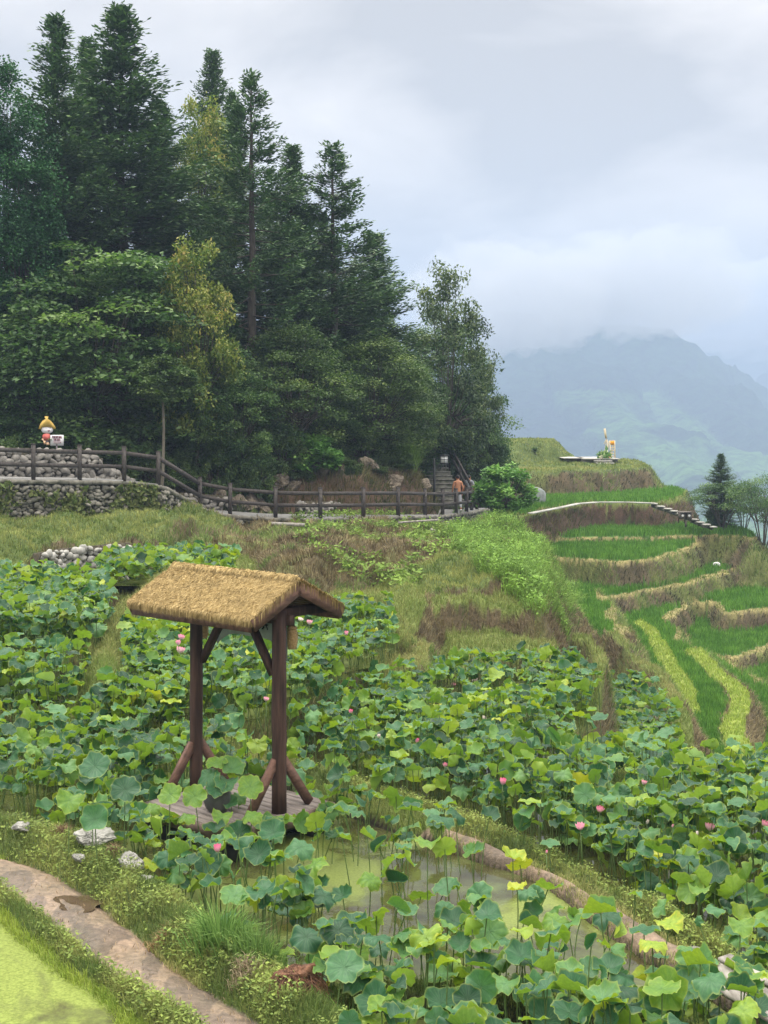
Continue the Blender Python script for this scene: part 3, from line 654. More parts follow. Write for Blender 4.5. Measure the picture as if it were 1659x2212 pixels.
# ------------------------------------------------------------------ lotus
def leaf_arrays(r, kind):
    n, rings = 40, np.array([.05, .25, .5, .72, .88, 1.0])
    th = np.arange(n) / n * 2 * math.pi
    k1, k2 = r.randint(3, 6), r.randint(6, 11); p1, p2, p3 = r.uniform(0, 6.28, 3)
    R, T = np.meshgrid(rings, th, indexing='ij')
    outl = 1 + .075 * np.sin(k1 * T + p1) + .05 * np.sin(k2 * T + p2) + r.normal(0, .022, n)[None]
    x = R * np.cos(T) * (1 + (outl - 1) * R ** 3); y = R * np.sin(T) * (1 + (outl - 1) * R ** 3)
    wav = (.16 * np.sin(k1 * T + p2) + .10 * np.sin(k2 * T + p3)) * R ** 3
    if kind == 'flat': z = .10 * R ** 1.5 + wav * .6
    elif kind == 'cup': z = .42 * R ** 1.6 + wav
    elif kind == 'saddle': z = .10 * R + .30 * (x * x - y * y) + wav
    elif kind == 'droop': z = .12 * R - .38 * R ** 3 * (1 + .3 * np.cos(T + p1)) + wav * 1.4
    else:  # folded
        z = .85 * np.abs(x) ** 1.1 + wav * .6; x = x * .5
    z = z + r.normal(0, .010, z.shape) + .016 * np.where(np.arange(n) % 2 == 0, 1, -1)[None] * np.clip(R * 1.4, 0, 1)
    V = np.stack([x, y, z], -1).reshape(-1, 3); c0 = np.array([[0, 0, 0.0]])
    V = np.concatenate([V, c0]); rad = np.concatenate([R.ravel(), [0]])
    vein = np.concatenate([np.repeat(((np.arange(n) % 2) == 0).astype(float)[None], 6, 0).ravel() * np.clip(1.05 - R.ravel() * .35, 0, 1), [1]])
    i = np.arange(5)[:, None] * n; j = np.arange(n)[None]; j2 = (j + 1) % n
    Fq = np.stack([i + j, i + n + j, i + n + j2, i + j2], -1).reshape(-1, 4)
    jj = np.arange(n); Ft = np.stack([np.full(n, 6 * n), jj, (jj + 1) % n], 1)
    return V, Fq, Ft, rad, vein
rp = RS(21)
KINDS = ['cup', 'flat', 'saddle', 'droop', 'cup', 'folded', 'flat', 'saddle', 'cup', 'droop', 'cup', 'saddle', 'droop', 'cup', 'saddle', 'flat', 'folded', 'droop']
PROTO = [leaf_arrays(rp, k) for k in KINDS]

# pond regions for leaves: (water level, polygon in pixels at that level, density per m2, radius range, height range)
def pip(u, v, pts):
    ins = np.zeros(u.shape, bool); n = len(pts)
    for i in range(n):
        (ax, ay), (bx, by) = pts[i], pts[(i + 1) % n]
        ins ^= ((ay > v) != (by > v)) & (u < (bx - ax) * (v - ay) / (by - ay + 1e-9) + ax)
    return ins
SPARSE = [(640, 1905), (760, 1870), (900, 1890), (1010, 1900), (1160, 1890), (1300, 1985), (1440, 2060), (1560, 2125), (1560, 2190), (1380, 2200), (1200, 2160), (900, 2125), (700, 2120), (650, 2040), (590, 1975)]
SPARSE2 = [(300, 1760), (520, 1830), (700, 1840), (740, 1780), (980, 1830), (1160, 1890), (1010, 1900), (640, 1940), (520, 1990), (340, 1930)]
ZONES = [
 ('near', 33, (.085, .16), (.20, .76)), ('left', 36, (.09, .165), (.25, .9)), ('left_far', 36, (.10, .175), (.25, .8)), ('middle', 42, (.085, .155), (.22, .75)), ('upper', 34, (.11, .18), (.2, .6)),
 ('right', 40, (.085, .16), (.22, .85)), ('upper_right', 40, (.09, .165), (.2, .7)), ('far_right', 34, (.10, .17), (.2, .7)), ('edge_right', 38, (.09, .165), (.2, .7))]
DIKE = np.array([P(u, v, .2)[:2] for u, v in [(430, 1590), (560, 1635), (700, 1698), (860, 1752), (1000, 1800), (1190, 1872), (1330, 1962), (1440, 2033), (1530, 2085), (1690, 2165)]])
leaves = []   # dict per leaf
rl = RS(77)
def plat_dist(x, y):
    dx = (x - pc[0]) * e1[0] + (y - pc[1]) * e1[1]; dy = (x - pc[0]) * e2[0] + (y - pc[1]) * e2[1]
    return np.maximum(np.abs(dx) - hx, np.abs(dy) - hy)
for name, dens, rr, hr in ZONES:
    w, wp = PONDS[name]; wp = wp.copy(); wp[:, 1] = np.clip(wp[:, 1], 9.5, None); lo = wp.min(0); hi = wp.max(0)
    n = int((hi[0] - lo[0]) * (hi[1] - lo[1]) * dens)
    x = rl.uniform(lo[0], hi[0], n); y = rl.uniform(lo[1], hi[1], n)
    dd = np.full(x.shape, 1e9)
    for a_ in range(len(wp)): dd = np.minimum(dd, segdist(x, y, wp[a_], wp[(a_ + 1) % len(wp)])[0])
    k = (pip(x, y, [tuple(a) for a in wp]) | ((dd < .3) & (name not in ('near', 'right')))) & (zat(x, y) < w + .22)
    for a_ in range(len(DIKE) - 1): k &= segdist(x, y, DIKE[a_], DIKE[a_ + 1])[0] > (.24 if name == 'near' else .34)
    x = x[k]; y = y[k]
    h = rl.uniform(hr[0], hr[1], len(x)); u, v = proj(x, y, w); ul, vl = proj(x, y, w + h)
    keep = (ul > CX - 1000) & (ul < CX + 1500) & (vl < 2420) & (plat_dist(x, y) > .06)
    if name == 'near':
        keep &= ~pip(u, v, [(-900, 1722), (-100, 1735), (60, 1795), (160, 1840), (250, 1888), (330, 1948), (430, 2018), (540, 2090), (640, 2160), (720, 2260), (720, 9000), (-3000, 9000)])
        keep &= ~(pip(u, v, SPARSE) & (rl.rand(len(x)) > .20)) & ~(pip(u, v, SPARSE2) & (rl.rand(len(x)) > .62))
        # keep the deck and the shelter feet in view: in front of it leaves stay low
        near = (plat_dist(x, y) < 1.1) & (y < pc[1])
        h = np.where(near, np.minimum(h, .34 + .25 * plat_dist(x, y)), h)
        keep &= ~(near & (rl.rand(len(x)) > .8))
    if name == 'right': keep &= ~(pip(u, v, [(1180, 1640), (1300, 1680), (1420, 1740), (1300, 1740), (1160, 1690)]) & (rl.rand(len(x)) > .25))
    for q in np.nonzero(keep)[0]:
        r_ = rl.uniform(*rr) * (1.0 if rl.rand() > .15 else .6)
        t_ = np.clip(rl.beta(1.6, 2.0) * .78 + (.25 if rl.rand() < .16 else 0) + (.15 if h[q] < hr[0] + .15 else 0), 0, 1)
        if rl.rand() > .012 and t_ > .88: t_ = .8
        tilt = abs(rl.normal(0, .48)); 
        if rl.rand() < .16: tilt = rl.uniform(.8, 1.35)
        leaves.append(dict(z=name, x=x[q], y=y[q], w=w, h=h[q], r=r_, t=t_, tilt=tilt, az=rl.uniform(0, 6.28), sp=rl.uniform(0, 6.28), k=rl.randint(len(PROTO)), off=rl.normal(0, .05, 2)))
# leaves one can pick out in the photograph (pixel centre, distance, radius px, tint, tilt, azimuth of tilt, prototype)
HERO = [(605, 1920, 13.1, 36, .82, 1.15, -1.57, 1, 'near'), (648, 1977, 12.9, 34, .12, .95, -1.8, 1, 'near'), (722, 2012, 12.6, 34, .05, 1.2, -1.4, 6, 'near'), (773, 1998, 12.6, 25, .18, 1.1, -.9, 1, 'near'),
 (450, 1862, 13.7, 40, .25, .9, -1.57, 6, 'near'), (420, 1720, 15.2, 34, .74, .9, -1.57, 1, 'near'), (368, 1716, 15.0, 34, .72, .8, -1.9, 6, 'near'), (540, 1700, 15.5, 36, .76, .85, -1.3, 1, 'near'),
 (205, 1655, 14.5, 44, .28, .7, -1.7, 6, 'near'), (270, 1705, 14.6, 42, .22, .7, -1.5, 1, 'near'), (150, 1730, 14.4, 38, .7, .6, -1.2, 2, 'near'), (205, 1770, 14.0, 40, .5, .9, -1.5, 0, 'near'),
 (1058, 2012, 11.9, 48, .6, .95, -1.3, 6, 'near'), (915, 2030, 11.9, 42, .66, .5, -1.6, 2, 'near'), (1120, 2050, 11.6, 48, .7, .3, -1.2, 3, 'near'), (1330, 2005, 12.6, 30, .84, 1.2, -.7, 5, 'near'),
 (1145, 2150, 11.2, 60, .45, .3, -1.5, 4, 'near'), (870, 2180, 11.0, 55, .66, .4, -1.4, 2, 'near'), (1260, 2120, 11.3, 55, .68, .4, -1.7, 3, 'near'), (1420, 2180, 11.0, 60, .70, .5, -1.5, 0, 'near'),
 (1500, 2100, 11.4, 40, .72, .6, -1.5, 1, 'near'), (770, 2060, 11.8, 42, .68, .4, -1.5, 2, 'near'), (1200, 1990, 12.5, 40, .78, .5, -1.5, 3, 'near'), (880, 1965, 12.8, 30, .5, .35, -1.5, 6, 'near'),
 (1210, 2045, 12.0, 22, .15, 1.1, -.4, 5, 'near'), (1160, 1930, 13.3, 28, .45, 1.1, -1.1, 3, 'near'), (740, 1935, 13.2, 30, .3, .6, -2.2, 4, 'near'), (800, 1900, 13.4, 32, .73, .6, -1.2, 3, 'near'),
 (515, 1722, 16.1, 24, .6, .5, -1.5, 3, 'near'), (478, 1765, 15.4, 28, .66, .5, -1.2, 2, 'near'), (545, 1762, 15.2, 30, .68, .4, -1.7, 3, 'near'), (590, 1778, 15.0, 26, .3, .6, -1.4, 2, 'near'), (500, 1735, 15.9, 22, .45, .7, -1.9, 0, 'near'), (405, 1765, 15.0, 26, .66, .3, -1.5, 3, 'near'), (330, 1745, 15.2, 24, .64, .5, -1.5, 3, 'near'),
 (1600, 2000, 11.6, 36, .7, .4, -1.5, 2, 'near'), (1620, 2120, 11.1, 50, .45, .5, -1.5, 4, 'near'), (650, 1830, 13.9, 40, .4, .5, -1.2, 3, 'near'), (590, 1800, 14.2, 40, .35, .6, -1.9, 0, 'near'),
 (980, 2190, 10.9, 55, .3, .3, -1.3, 0, 'near'), (1180, 2205, 10.8, 60, .35, .5, -1.3, 0, 'near'), (1340, 2195, 10.8, 50, .78, .4, -1.7, 2, 'near'), (700, 2100, 11.5, 34, .5, .6, -1.3, 6, 'near')]
for (u, v, d, rpx, t_, tilt, az, k, zn) in HERO:
    p = Q(u, v, d)
    leaves.append(dict(z=zn, x=p[0], y=p[1], w=0, h=max(.15, p[2]), r=rpx * .78 * d / F, t=t_ - (.08 if t_ > .7 else 0), tilt=tilt, az=az, sp=0, k=k, off=rl.normal(0, .05, 2), hero=1))

def leaf_matrix(l):
    a = l['az']; ax = Vector((-math.sin(a), math.cos(a), 0))
    return Matrix.Translation((l['x'], l['y'], l['w'] + l['h'])) @ Matrix.Rotation(l['tilt'], 4, ax) @ Matrix.Rotation(l['sp'], 4, 'Z') @ Matrix.Scale(l['r'], 4)
def stem_pts(l):
    b = np.array((l['x'] + l['off'][0] * 1.6, l['y'] + l['off'][1] * 1.6, l['w'] - .15)); t_ = np.array((l['x'], l['y'], l['w'] + l['h'] - .002))
    m = (b + t_) / 2 + np.array((l['off'][1], -l['off'][0], 0)) * .8
    q = np.array([0, .25, .5, .75, 1])[:, None]
    return (1 - q) ** 2 * b + 2 * q * (1 - q) * m + q ** 2 * t_
for l in leaves:
    ul, vl = proj(l['x'], l['y'], l['w'] + l['h']); inf = (-10 < ul < 1669) and (900 < vl < 2225)
    l['u'] = ul; l['v'] = vl; l['key'] = (l['r'] / l['y'] * (1.6 if 'hero' in l else 1)) if inf else 0
FLS = [
 (386, 1388, 23.0, .3, 9, 1, 0, 'small pink lotus flower between the two pale ones left of the left post', .05),
 (820, 1590, 20.4, -.40, 7, 1, 1, 'white lotus flower in the pond right of the right post', 0),
 (1180, 1840, 14.8, -.40, 6, 2, 0, 'pink lotus bud standing above the grassy dike verge', .1),
 (1390, 1690, 17.6, -.40, 9, 0, 0, 'pale pink lotus flower high in the right pond', -.05),
 (960, 1652, 18.6, -.40, 8, 1, 0, 'rose lotus flower left of the lone deep pink one', 0),
 (471, 1832, 13.7, 0, 14, 1, 0, 'deep pink lotus flower in front of the platform edge', .25),
 (1085, 1688, 17.6, -.40, 12, 1, 0, 'deep pink lotus flower alone in mid pond above the dike path', .2),
 (1254, 1785, 15.8, -.40, 13, 0, 0, 'pale pink wide open lotus flower just beyond the grassy dike verge', -.1),
 (1295, 1748, 16.6, -.40, 12, 0, 0, 'pink lotus flower with loose hanging petals above the pale open one', .05),
 (1532, 1786, 16.0, -.40, 14, 0, 0, 'pale pink open lotus flower near the right side with a white bud under it', -.1),
 (1651, 1779, 16.0, -.40, 12, 0, 0, 'pink lotus flower cut by the right edge of the photo', 0),
 (900, 1600, 20.0, -.40, 9, 2, 0, 'small deep pink lotus bud right of the shelter above cupped leaves', .2),
 (757, 1537, 21.5, -.3, 8, 1, 0, 'deep pink lotus flower right of the right post near the grassy knoll', .2),
 (388, 1404, 23.3, .3, 13, 0, 0, 'large pale pink lotus flower left of the left post', -.15),
 (390, 1376, 23.8, .3, 10, 0, 0, 'pink lotus flower just above the large pale one', -.05),
 (748, 1368, 25.8, .45, 8, 1, 0, 'pink lotus flower right of the hanging lantern', 0),
 (668, 1344, 26.8, .45, 9, 0, 0, 'pale pink lotus flower just under the right roof tip', -.1),
 (648, 1338, 27.2, .45, 8, 0, 1, 'cream lotus flower under the right roof tip beside the lantern cord', 0),
 (574, 1510, 20.3, .3, 8, 0, 0, 'pale pink lotus flower between the two shelter posts', -.15),
 (432, 1497, 20.3, .3, 6, 2, 0, 'pink lotus bud touching the left post halfway up', .05),
 (1104, 1468, 29.2, -.60, 7, 1, 0, 'pink lotus flower among white ones below the dry bank', .05),
 (978, 1479, 28.7, -.60, 8, 0, 0, 'pale pink lotus flower left of the white star-shaped one', -.1),
 (990, 1494, 28.2, -.60, 7, 1, 0, 'pale pink lotus flower lowest of the cluster below the dry bank', -.05),
 (1023, 1470, 29.0, -.60, 10, 0, 1, 'white star-shaped open lotus flower below the dry bank', 0),
 (953, 1474, 28.9, -.60, 7, 1, 1, 'white lotus flower leftmost of the cluster below the dry bank', 0),
 (1072, 1482, 28.5, -.60, 8, 1, 1, 'white lotus flower between the pink one and the star-shaped one', 0),
 (1131, 1477, 28.7, -.60, 5, 2, 1, 'small white lotus bud at the right of the cluster below the dry bank', 0),
 (1122, 1435, 31.0, -.60, 6, 2, 0, 'pale pink lotus bud closest to the foot of the dry bank', -.1),
 (1044, 1552, 23.5, -.40, 9, 1, 1, 'white lotus flower in the middle of the mid pond', 0),
 (1286, 1580, 33.3, -2.95, 9, 0, 1, 'white open lotus flower left one of the pair beside the rice terrace', 0),
 (1319, 1570, 33.8, -2.95, 7, 1, 1, 'white lotus flower right one of the pair beside the rice terrace', 0),
 (1418, 1550, 35.0, -2.95, 6, 1, 1, 'small whitish pink lotus flower at the foot of the brown slope', 0),
 (1143, 1545, 24.0, -.40, 5, 2, 0, 'faded pink lotus bud low in the mid pond', -.1),
 (1505, 1800, 15.6, -.40, 7, 2, 1, 'white lotus bud under the pale pink flower near the right side', 0),
 (1397, 1775, 16.2, -.40, 8, 2, 1, 'cream lotus bud between leaves right of the loose pink flower', 0),
 (1452, 1784, 16.0, -.40, 6, 2, 0, 'small pink lotus bud left of the pale pink right side flower', 0)]
def hides(l):
    rp_ = l['r'] * F / l['y']
    for f in FLS:
        if l['y'] < f[2] + .15 and abs(l['u'] - f[0]) < rp_ * .9 + f[4] * .6 and -f[4] * .8 - rp_ * .5 < l['v'] - f[1] < rp_ * .65 + f[4] * .3: return True
    return False
leaves = [l for l in leaves if not hides(l)]
leaves.sort(key=lambda l: -l['key'])
ind, rest = leaves[:300], leaves[300:]
# single leaves: shared blade meshes per prototype and tint step
TB = [.08, .2, .32, .45, .58, .68, .76, .84]
TN = ['dark blue-green', 'blue-green', 'blue-green', 'grey-green', 'light green', 'fresh green', 'yellow-green', 'yellowing']
bl = {}
def blade_mesh(k, ti):
    if (k, ti) not in bl:
        V, Fq, Ft, rad, vein = PROTO[k]
        t_ = TB[ti] + .06 * (rad - .5) + RS(k * 9 + ti).normal(0, .02, len(rad))
        bl[(k, ti)] = mesh_np('lotus_blade', V, [Fq, Ft], m_lotus, {'t': np.clip(t_, 0, 1), 'rad': rad, 'vein': vein}, smooth=True)
    return bl[(k, ti)]
def zone_name(l):
    u, v = l['u'], l['v']
    if l['z'] != 'near':
        return {'left': 'beside the grassy dike', 'left_far': 'below the broken stone wall', 'middle': 'in the pond behind the shelter', 'right': 'beyond the dirt dike', 'small': 'below the bank', 'upper': 'below the fenced walkway', 'upper_right': 'beneath the dry grass bank', 'far_right': 'beside the rice terrace', 'edge_right': 'at the right edge'}[l['z']]
    if u < 330: return 'left of the platform'
    if v < 1790 and u < 760: return 'around the platform edge'
    if v > 2090: return 'along the bottom edge'
    if u < 640: return 'in front of the platform'
    if v < 1880: return 'between platform and dirt dike'
    return 'in the open green water'
ORD = ['first', 'second', 'third', 'fourth', 'fifth', 'sixth', 'seventh', 'eighth', 'ninth', 'tenth', 'eleventh', 'twelfth', 'thirteenth', 'fourteenth', 'fifteenth', 'sixteenth', 'seventeenth', 'eighteenth', 'nineteenth', 'twentieth']
def ordinal(i, n): return 'leftmost' if i == 0 else ('rightmost' if i == n - 1 else (ORD[i] if i < 20 else ORD[n - 1 - i]) + (' from left' if i < 20 else ' from right'))
byl = {}
for l in ind:
    l['ti'] = int(np.argmin([abs(l['t'] - q) for q in TB]))
    form = {'cup': 'cupped', 'flat': 'flat', 'saddle': 'wavy', 'droop': 'drooping', 'folded': 'folded'}[KINDS[l['k']]]
    size = 'small' if l['r'] < .15 else ('broad' if l['r'] > .19 else 'mid-sized')
    pose = 'upright' if l['tilt'] > .8 else ('tipped' if l['tilt'] > .3 else 'level')
    l['lab'] = f"{size} {pose} {form} {TN[l['ti']]} lotus leaf {zone_name(l)}"; byl.setdefault(l['lab'], []).append(l)
for k_, v_ in byl.items():
    if len(v_) > 1:
        for q, l in enumerate(sorted(v_, key=lambda a: a['u'])): l['lab'] = k_ + ', ' + ordinal(q, len(v_))
for l in ind:
    ti = l['ti']; M = leaf_matrix(l)
    root = obj('lotus_leaf', None, None, l['lab'], 'lotus leaf', 'lotus leaves standing in the ponds', None, (l['x'], l['y'], l['w']))
    o = obj('blade', blade_mesh(l['k'], ti), root); Mi = Matrix.Translation((-l['x'], -l['y'], -l['w'])) @ M; o.matrix_basis = Mi
    mb = MB(); mb.tube(stem_pts(l) - np.array((l['x'], l['y'], l['w'])), .0055, 5, cap=False); mb.obj('stem', m_stem, root, smooth=True)
for (q_, r_, t_, k_) in JAR:
    M = Matrix.Translation(q_) @ Matrix.Rotation(.6 + .3 * math.sin(k_ * 5 + q_[0] * 20), 4, Vector((1, q_[0] * 4, 0)).normalized()) @ Matrix.Scale(r_, 4)
    o = obj('plant_leaf', blade_mesh(k_, int(np.argmin([abs(t_ - a) for a in TB]))), jar); o.matrix_basis = M
    mb = MB(); mb.tube([(0, 0, .2), (q_[0] * .4, q_[1] * .4, q_[2] * .75), q_], .005, 5); mb.obj('plant_stem', m_stem, jar)
# the rest as one mass
Vs, Fqs, Fts, ts, rads, vs_ = [], [], [], [], [], []; off = 0; stm = MB()
for l in rest:
    V, Fq, Ft, rad, vein = PROTO[l['k']]
    M = np.array(leaf_matrix(l)); W = V @ M[:3, :3].T + M[:3, 3]
    Vs.append(W); Fqs.append(Fq + off); Fts.append(Ft + off); off += len(V); ts.append(np.clip(l['t'] + .06 * (rad - .5), 0, 1)); rads.append(rad); vs_.append(vein)
    if l['y'] < 30: stm.tube(stem_pts(l), .006, 3, cap=False)
Vst = np.concatenate(stm.v); Fst = np.concatenate(stm.f[4]) + off; nv = len(Vst)
nlf = sum(len(f) for f in Fqs) + sum(len(f) for f in Fts)
faces = [np.concatenate(Fqs + [Fst]), np.concatenate(Fts)]
nq = sum(len(f) for f in Fqs)
midx = np.concatenate([np.zeros(nq), np.ones(len(Fst)), np.zeros(len(faces[1]))])
z0 = np.zeros(nv)
obj('lotus_foliage', mesh_np('lotus_foliage', np.concatenate(Vs + [Vst]), faces, [m_lotus, m_stem], {'t': np.concatenate(ts + [z0]), 'rad': np.concatenate(rads + [z0]), 'vein': np.concatenate(vs_ + [z0])}, smooth=True, matidx=midx),
    label='dense mass of smaller and farther green lotus leaves filling the ponds', cat='lotus leaves', kind='stuff')

# flowers
def flower_mesh(seed, openness, closed=False):
    r = RS(seed); Vs, Fs, ts = [], [], []; off = 0
    for ring, (np_, L, tl) in enumerate(((7, 1.0, openness), (7, .92, openness * .62), (5, .8, openness * .3))):
        for i in range(np_):
            a = i / np_ * 6.283 + ring * .45 + r.normal(0, .08); tlt = max(.05, tl + r.normal(0, .1))
            s = np.linspace(0, 1, 6); w = .30 * np.sin(np.clip(s, 0, 1) ** .75 * math.pi) ** .8 * L + .02
            c = np.linspace(-1, 1, 4)
            S, C = np.meshgrid(s, c, indexing='ij'); Wd = w[:, None] * C
            ang_ = tlt * (1 - .35 * S)
            rr = .08 + L * S * np.sin(ang_) + .10 * (1 - C ** 2) * np.sin(S * 3.14); zz = L * S * np.cos(ang_)
            x = rr * math.cos(a) - Wd * math.sin(a); y = rr * math.sin(a) + Wd * math.cos(a)
            x = x - .12 * C ** 2 * math.cos(a) * np.sin(S * 3.14); y = y - .12 * C ** 2 * math.sin(a) * np.sin(S * 3.14)
            V = np.stack([x, y, zz], -1).reshape(-1, 3); k = (np.arange(5)[:, None] * 4 + np.arange(3)[None]).ravel()
            Vs.append(V); Fs.append(np.stack([k, k + 1, k + 5, k + 4], 1) + off); off += len(V); ts.append((.15 + .85 * S ** 1.3).ravel())
    return np.concatenate(Vs), np.concatenate(Fs), np.concatenate(ts)
FL = [flower_mesh(1, .95), flower_mesh(2, .55), flower_mesh(3, .2)]
fme = {}
def flower(u, v, d, w, rpx, kind, white, label, tshift=0):
    p = Q(u, v, d); R = 1.3 * rpx * d / F
    root = thing('lotus_flower', label, 'lotus flower', (p[0], p[1], w))
    key = (kind, white, tshift)
    if key not in fme:
        V, Fs, t_ = FL[kind]; fme[key] = mesh_np('petals', V, [Fs], m_wpetal if white else m_petal, {'t': np.clip(t_ * (.4 if white else .8) + tshift, 0, 1)}, smooth=True)
    h = p[2] - w
    obj('petals', fme[key], root, loc=(0, 0, h - .45 * R), scale=(R,) * 3, rot=(.25 * math.sin(u), .25 * math.cos(v), u))
    if kind == 0:
        mb = MB(); mb.lathe([(0, 0), (.12 * R, 0), (.24 * R, .28 * R), (.22 * R, .33 * R), (0, .33 * R)], 12, (0, 0, h - .3 * R)); mb.obj('seed_pod', m_pod, root, smooth=True)
    mb = MB(); mb.tube([(.03, .02, -.1), (.015, 0, h * .5), (0, 0, h - .4 * R)], .006, 5); mb.obj('stem', m_stem, root)
for (u, v, d, w, r_, k, wh, lab, ts_) in FLS: flower(u, v, d, w, r_, k, wh, lab, ts_)
# lily pad on the algae
p = P(32, 2134, .085); mb = MB(); th = np.linspace(.15, 6.13, 40)
Vp = np.concatenate([[[0, 0, 0]], np.stack([.155 * np.cos(th), .13 * np.sin(th), np.zeros(40)], 1)]); mb.add(Vp, [np.stack([np.zeros(39, int), np.arange(1, 40), np.arange(2, 41)], 1)])
obj('lily_pad', mesh_np('lily_pad', Vp, [np.stack([np.zeros(39, int), np.arange(1, 40), np.arange(2, 41)], 1)], m_lotus, {'t': np.full(41, .35), 'rad': np.full(41, .4), 'vein': np.zeros(41)}), label='round green lily pad floating on the bright algae', cat='lily pad', loc=p)

# ------------------------------------------------------------------ grass and rice
def blades(name, X, Y, Z, L, Wd, lean, azl, C, mat, kind='stuff', label=None, cat=None, group=None, tip=.0):
    n = len(X); r = RS(n % 1000 + 1)
    fa = r.uniform(0, 6.283, n)     # facing
    sx, sy = np.cos(fa) * Wd / 2, np.sin(fa) * Wd / 2
    lx, ly = np.cos(azl) * lean * L, np.sin(azl) * lean * L
    b0 = np.stack([X - sx, Y - sy, Z - .02], 1); b1 = np.stack([X + sx, Y + sy, Z - .02], 1)
    hz = L * np.sqrt(np.clip(1 - (lean * .8) ** 2, .1, 1))
    mx_, my_, mz = X + lx * .35, Y + ly * .35, Z + hz * .6
    m0 = np.stack([mx_ - sx * .8, my_ - sy * .8, mz], 1); m1 = np.stack([mx_ + sx * .8, my_ + sy * .8, mz], 1)
    tp = np.stack([X + lx, Y + ly, Z + hz * (1 - .35 * lean)], 1)
    V = np.stack([b0, b1, m1, m0, tp], 1).reshape(-1, 3); i = np.arange(n)[:, None] * 5
    me = mesh_np(name, V, [i + np.array([[0, 1, 2, 3]]), i + np.array([[3, 2, 4]])], mat, colors=np.repeat(C, 5, axis=0))
    return obj(name, me, label=label, cat=cat, group=group, kind=kind)
m_blade = colmat('grass_blade', .3); m_straw = colmat('dry_blade', .15)
rg = RS(31); n = 2000000
s_ = rg.uniform(-.335, .335, n); y_ = np.exp(rg.uniform(math.log(9.6), math.log(115), n)); x_ = s_ * y_
c_, dd_ = cat_(x_, y_); z_ = zat(x_, y_)
eps = .25
gx_ = (zat(x_ + eps, y_) - zat(x_ - eps, y_)) / (2 * eps); gy_ = (zat(x_, y_ + eps) - zat(x_, y_ - eps)) / (2 * eps)
down = np.arctan2(-gy_, -gx_); steep = np.hypot(gx_, gy_)
uu, vv = proj(x_, y_, z_)
okf = (vv < 2330)
WATER = [(0, -.40, .5)]
patch = fbm(x_ * .45 + 3, y_ * .45, 3); pf = fbm(x_ * 2.2, y_ * 2.2, 3)
wd = np.maximum(.006, .00042 * y_)
okf &= ~((np.abs(uu - 112) < 60) & (y_ > 44) & (y_ < 50) & (vv < 1000))
def pick(cov, prob): return okf & (c_ == CI[cov]) & (rg.rand(n) < prob)
def emit(name, k, L0, L1, ca, cb, cmix, lean0, lean1, hang, label, cat, mat=m_blade, wk=1.0):
    idx = np.nonzero(k)[0]; m = len(idx)
    if m == 0: return
    L = rg.uniform(L0, L1, m) * np.clip(.75 + y_[idx] / 90, .8, 1.5); az = np.where(rg.rand(m) < hang, down[idx] + rg.normal(0, .5, m), rg.uniform(0, 6.283, m))
    f = np.clip(cmix[idx] + rg.normal(0, .22, m), 0, 1)[:, None]
    C = (np.array(ca) * (1 - f) + np.array(cb) * f) * rg.uniform(.7, 1.3, m)[:, None]
    print(name, m)
    blades(name, x_[idx], y_[idx], z_[idx], L, wd[idx] * wk * rg.uniform(.7, 1.4, m), rg.uniform(lean0, lean1, m), az, C, mat, label=label, cat=cat)
gr = (.135, .26, .035); yl_ = (.26, .36, .055); st = (.42, .34, .17); br = (.16, .115, .07)
g01 = np.clip((patch - .36) * 3.6, 0, 1)
emit('rice_plants', pick('rice', .62), .16, .28, (.065, .17, .022), (.14, .29, .04), np.clip((pf - .3) * 2, 0, 1), .05, .45, 0, 'bright green young rice growing in the terrace fields', 'rice', wk=1.1)
emit('cut_straw', pick('straw', .5), .04, .10, (.25, .235, .095), (.17, .22, .055), pf * 1.1, .3, .95, .4, 'yellowish cut grass lying along the terrace edges', 'dry grass', m_straw)
emit('bright_grass', pick('bright', .65), .05, .15, (.30, .37, .06), (.20, .30, .05), pf, .2, .8, .3, 'bright yellow-green grass on the terrace ridges and algae edge', 'grass')
k = pick('lush', .62)
emit('lush_grass', k, .05, .17, (.095, .15, .035), (.30, .32, .10), np.clip((pf - .3) * 2.4, 0, 1), .15, .85, .45, 'lush green grass on the banks and verges', 'grass')
emit('short_grass', pick('short', .55), .08, .20, (.15, .21, .05), (.30, .29, .11), np.clip((patch - .3) * 2.2, 0, 1), .2, .9, .4, 'short mixed grass on the pond dikes', 'grass')
k = pick('dry', .62); kd = k & (patch < .52 + .1 * (pf - .5)); kg = k & ~kd
far_ = y_ > 58
emit('riser_grass', kd & far_, .08, .22, (.045, .043, .026), (.17, .17, .09), np.clip((pf - .3) * 2.0, 0, 1), .4, 1.0, .95, 'grey-brown grass hanging on the far terrace walls', 'dry grass', m_straw)
emit('dry_grass', kd & ~far_, .08, .26, (.10, .075, .045), (.30, .25, .13), np.clip((pf - .25) * 1.7, 0, 1), .3, 1.0, .85, 'dry brown grass hanging down the banks and terrace walls', 'dry grass', m_straw)
emit('bank_weeds', kg, .10, .28, (.10, .16, .04), (.27, .33, .11), np.clip((pf - .3) * 2, 0, 1), .3, .95, .7, 'grey-green weeds growing on the bank faces', 'weeds')
emit('bank_scrub', pick('soil', .55) & (y_ > 40) & (pf > .33), .12, .40, (.05, .075, .02), (.17, .15, .07), np.clip((pf - .4) * 4, 0, 1), .3, 1.0, .8, 'dark scrub and dead grass on the cut bank behind the walkway', 'scrub')
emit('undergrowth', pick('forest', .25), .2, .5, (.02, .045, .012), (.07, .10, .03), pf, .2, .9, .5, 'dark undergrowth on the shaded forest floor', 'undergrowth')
emit('mud_weeds', pick('mud', .6) & (dd_ < .5) & (pf > .36), .05, .16, (.07, .11, .025), (.22, .22, .08), pf, .3, .9, .5, 'small weeds on the muddy pond edges', 'weeds')
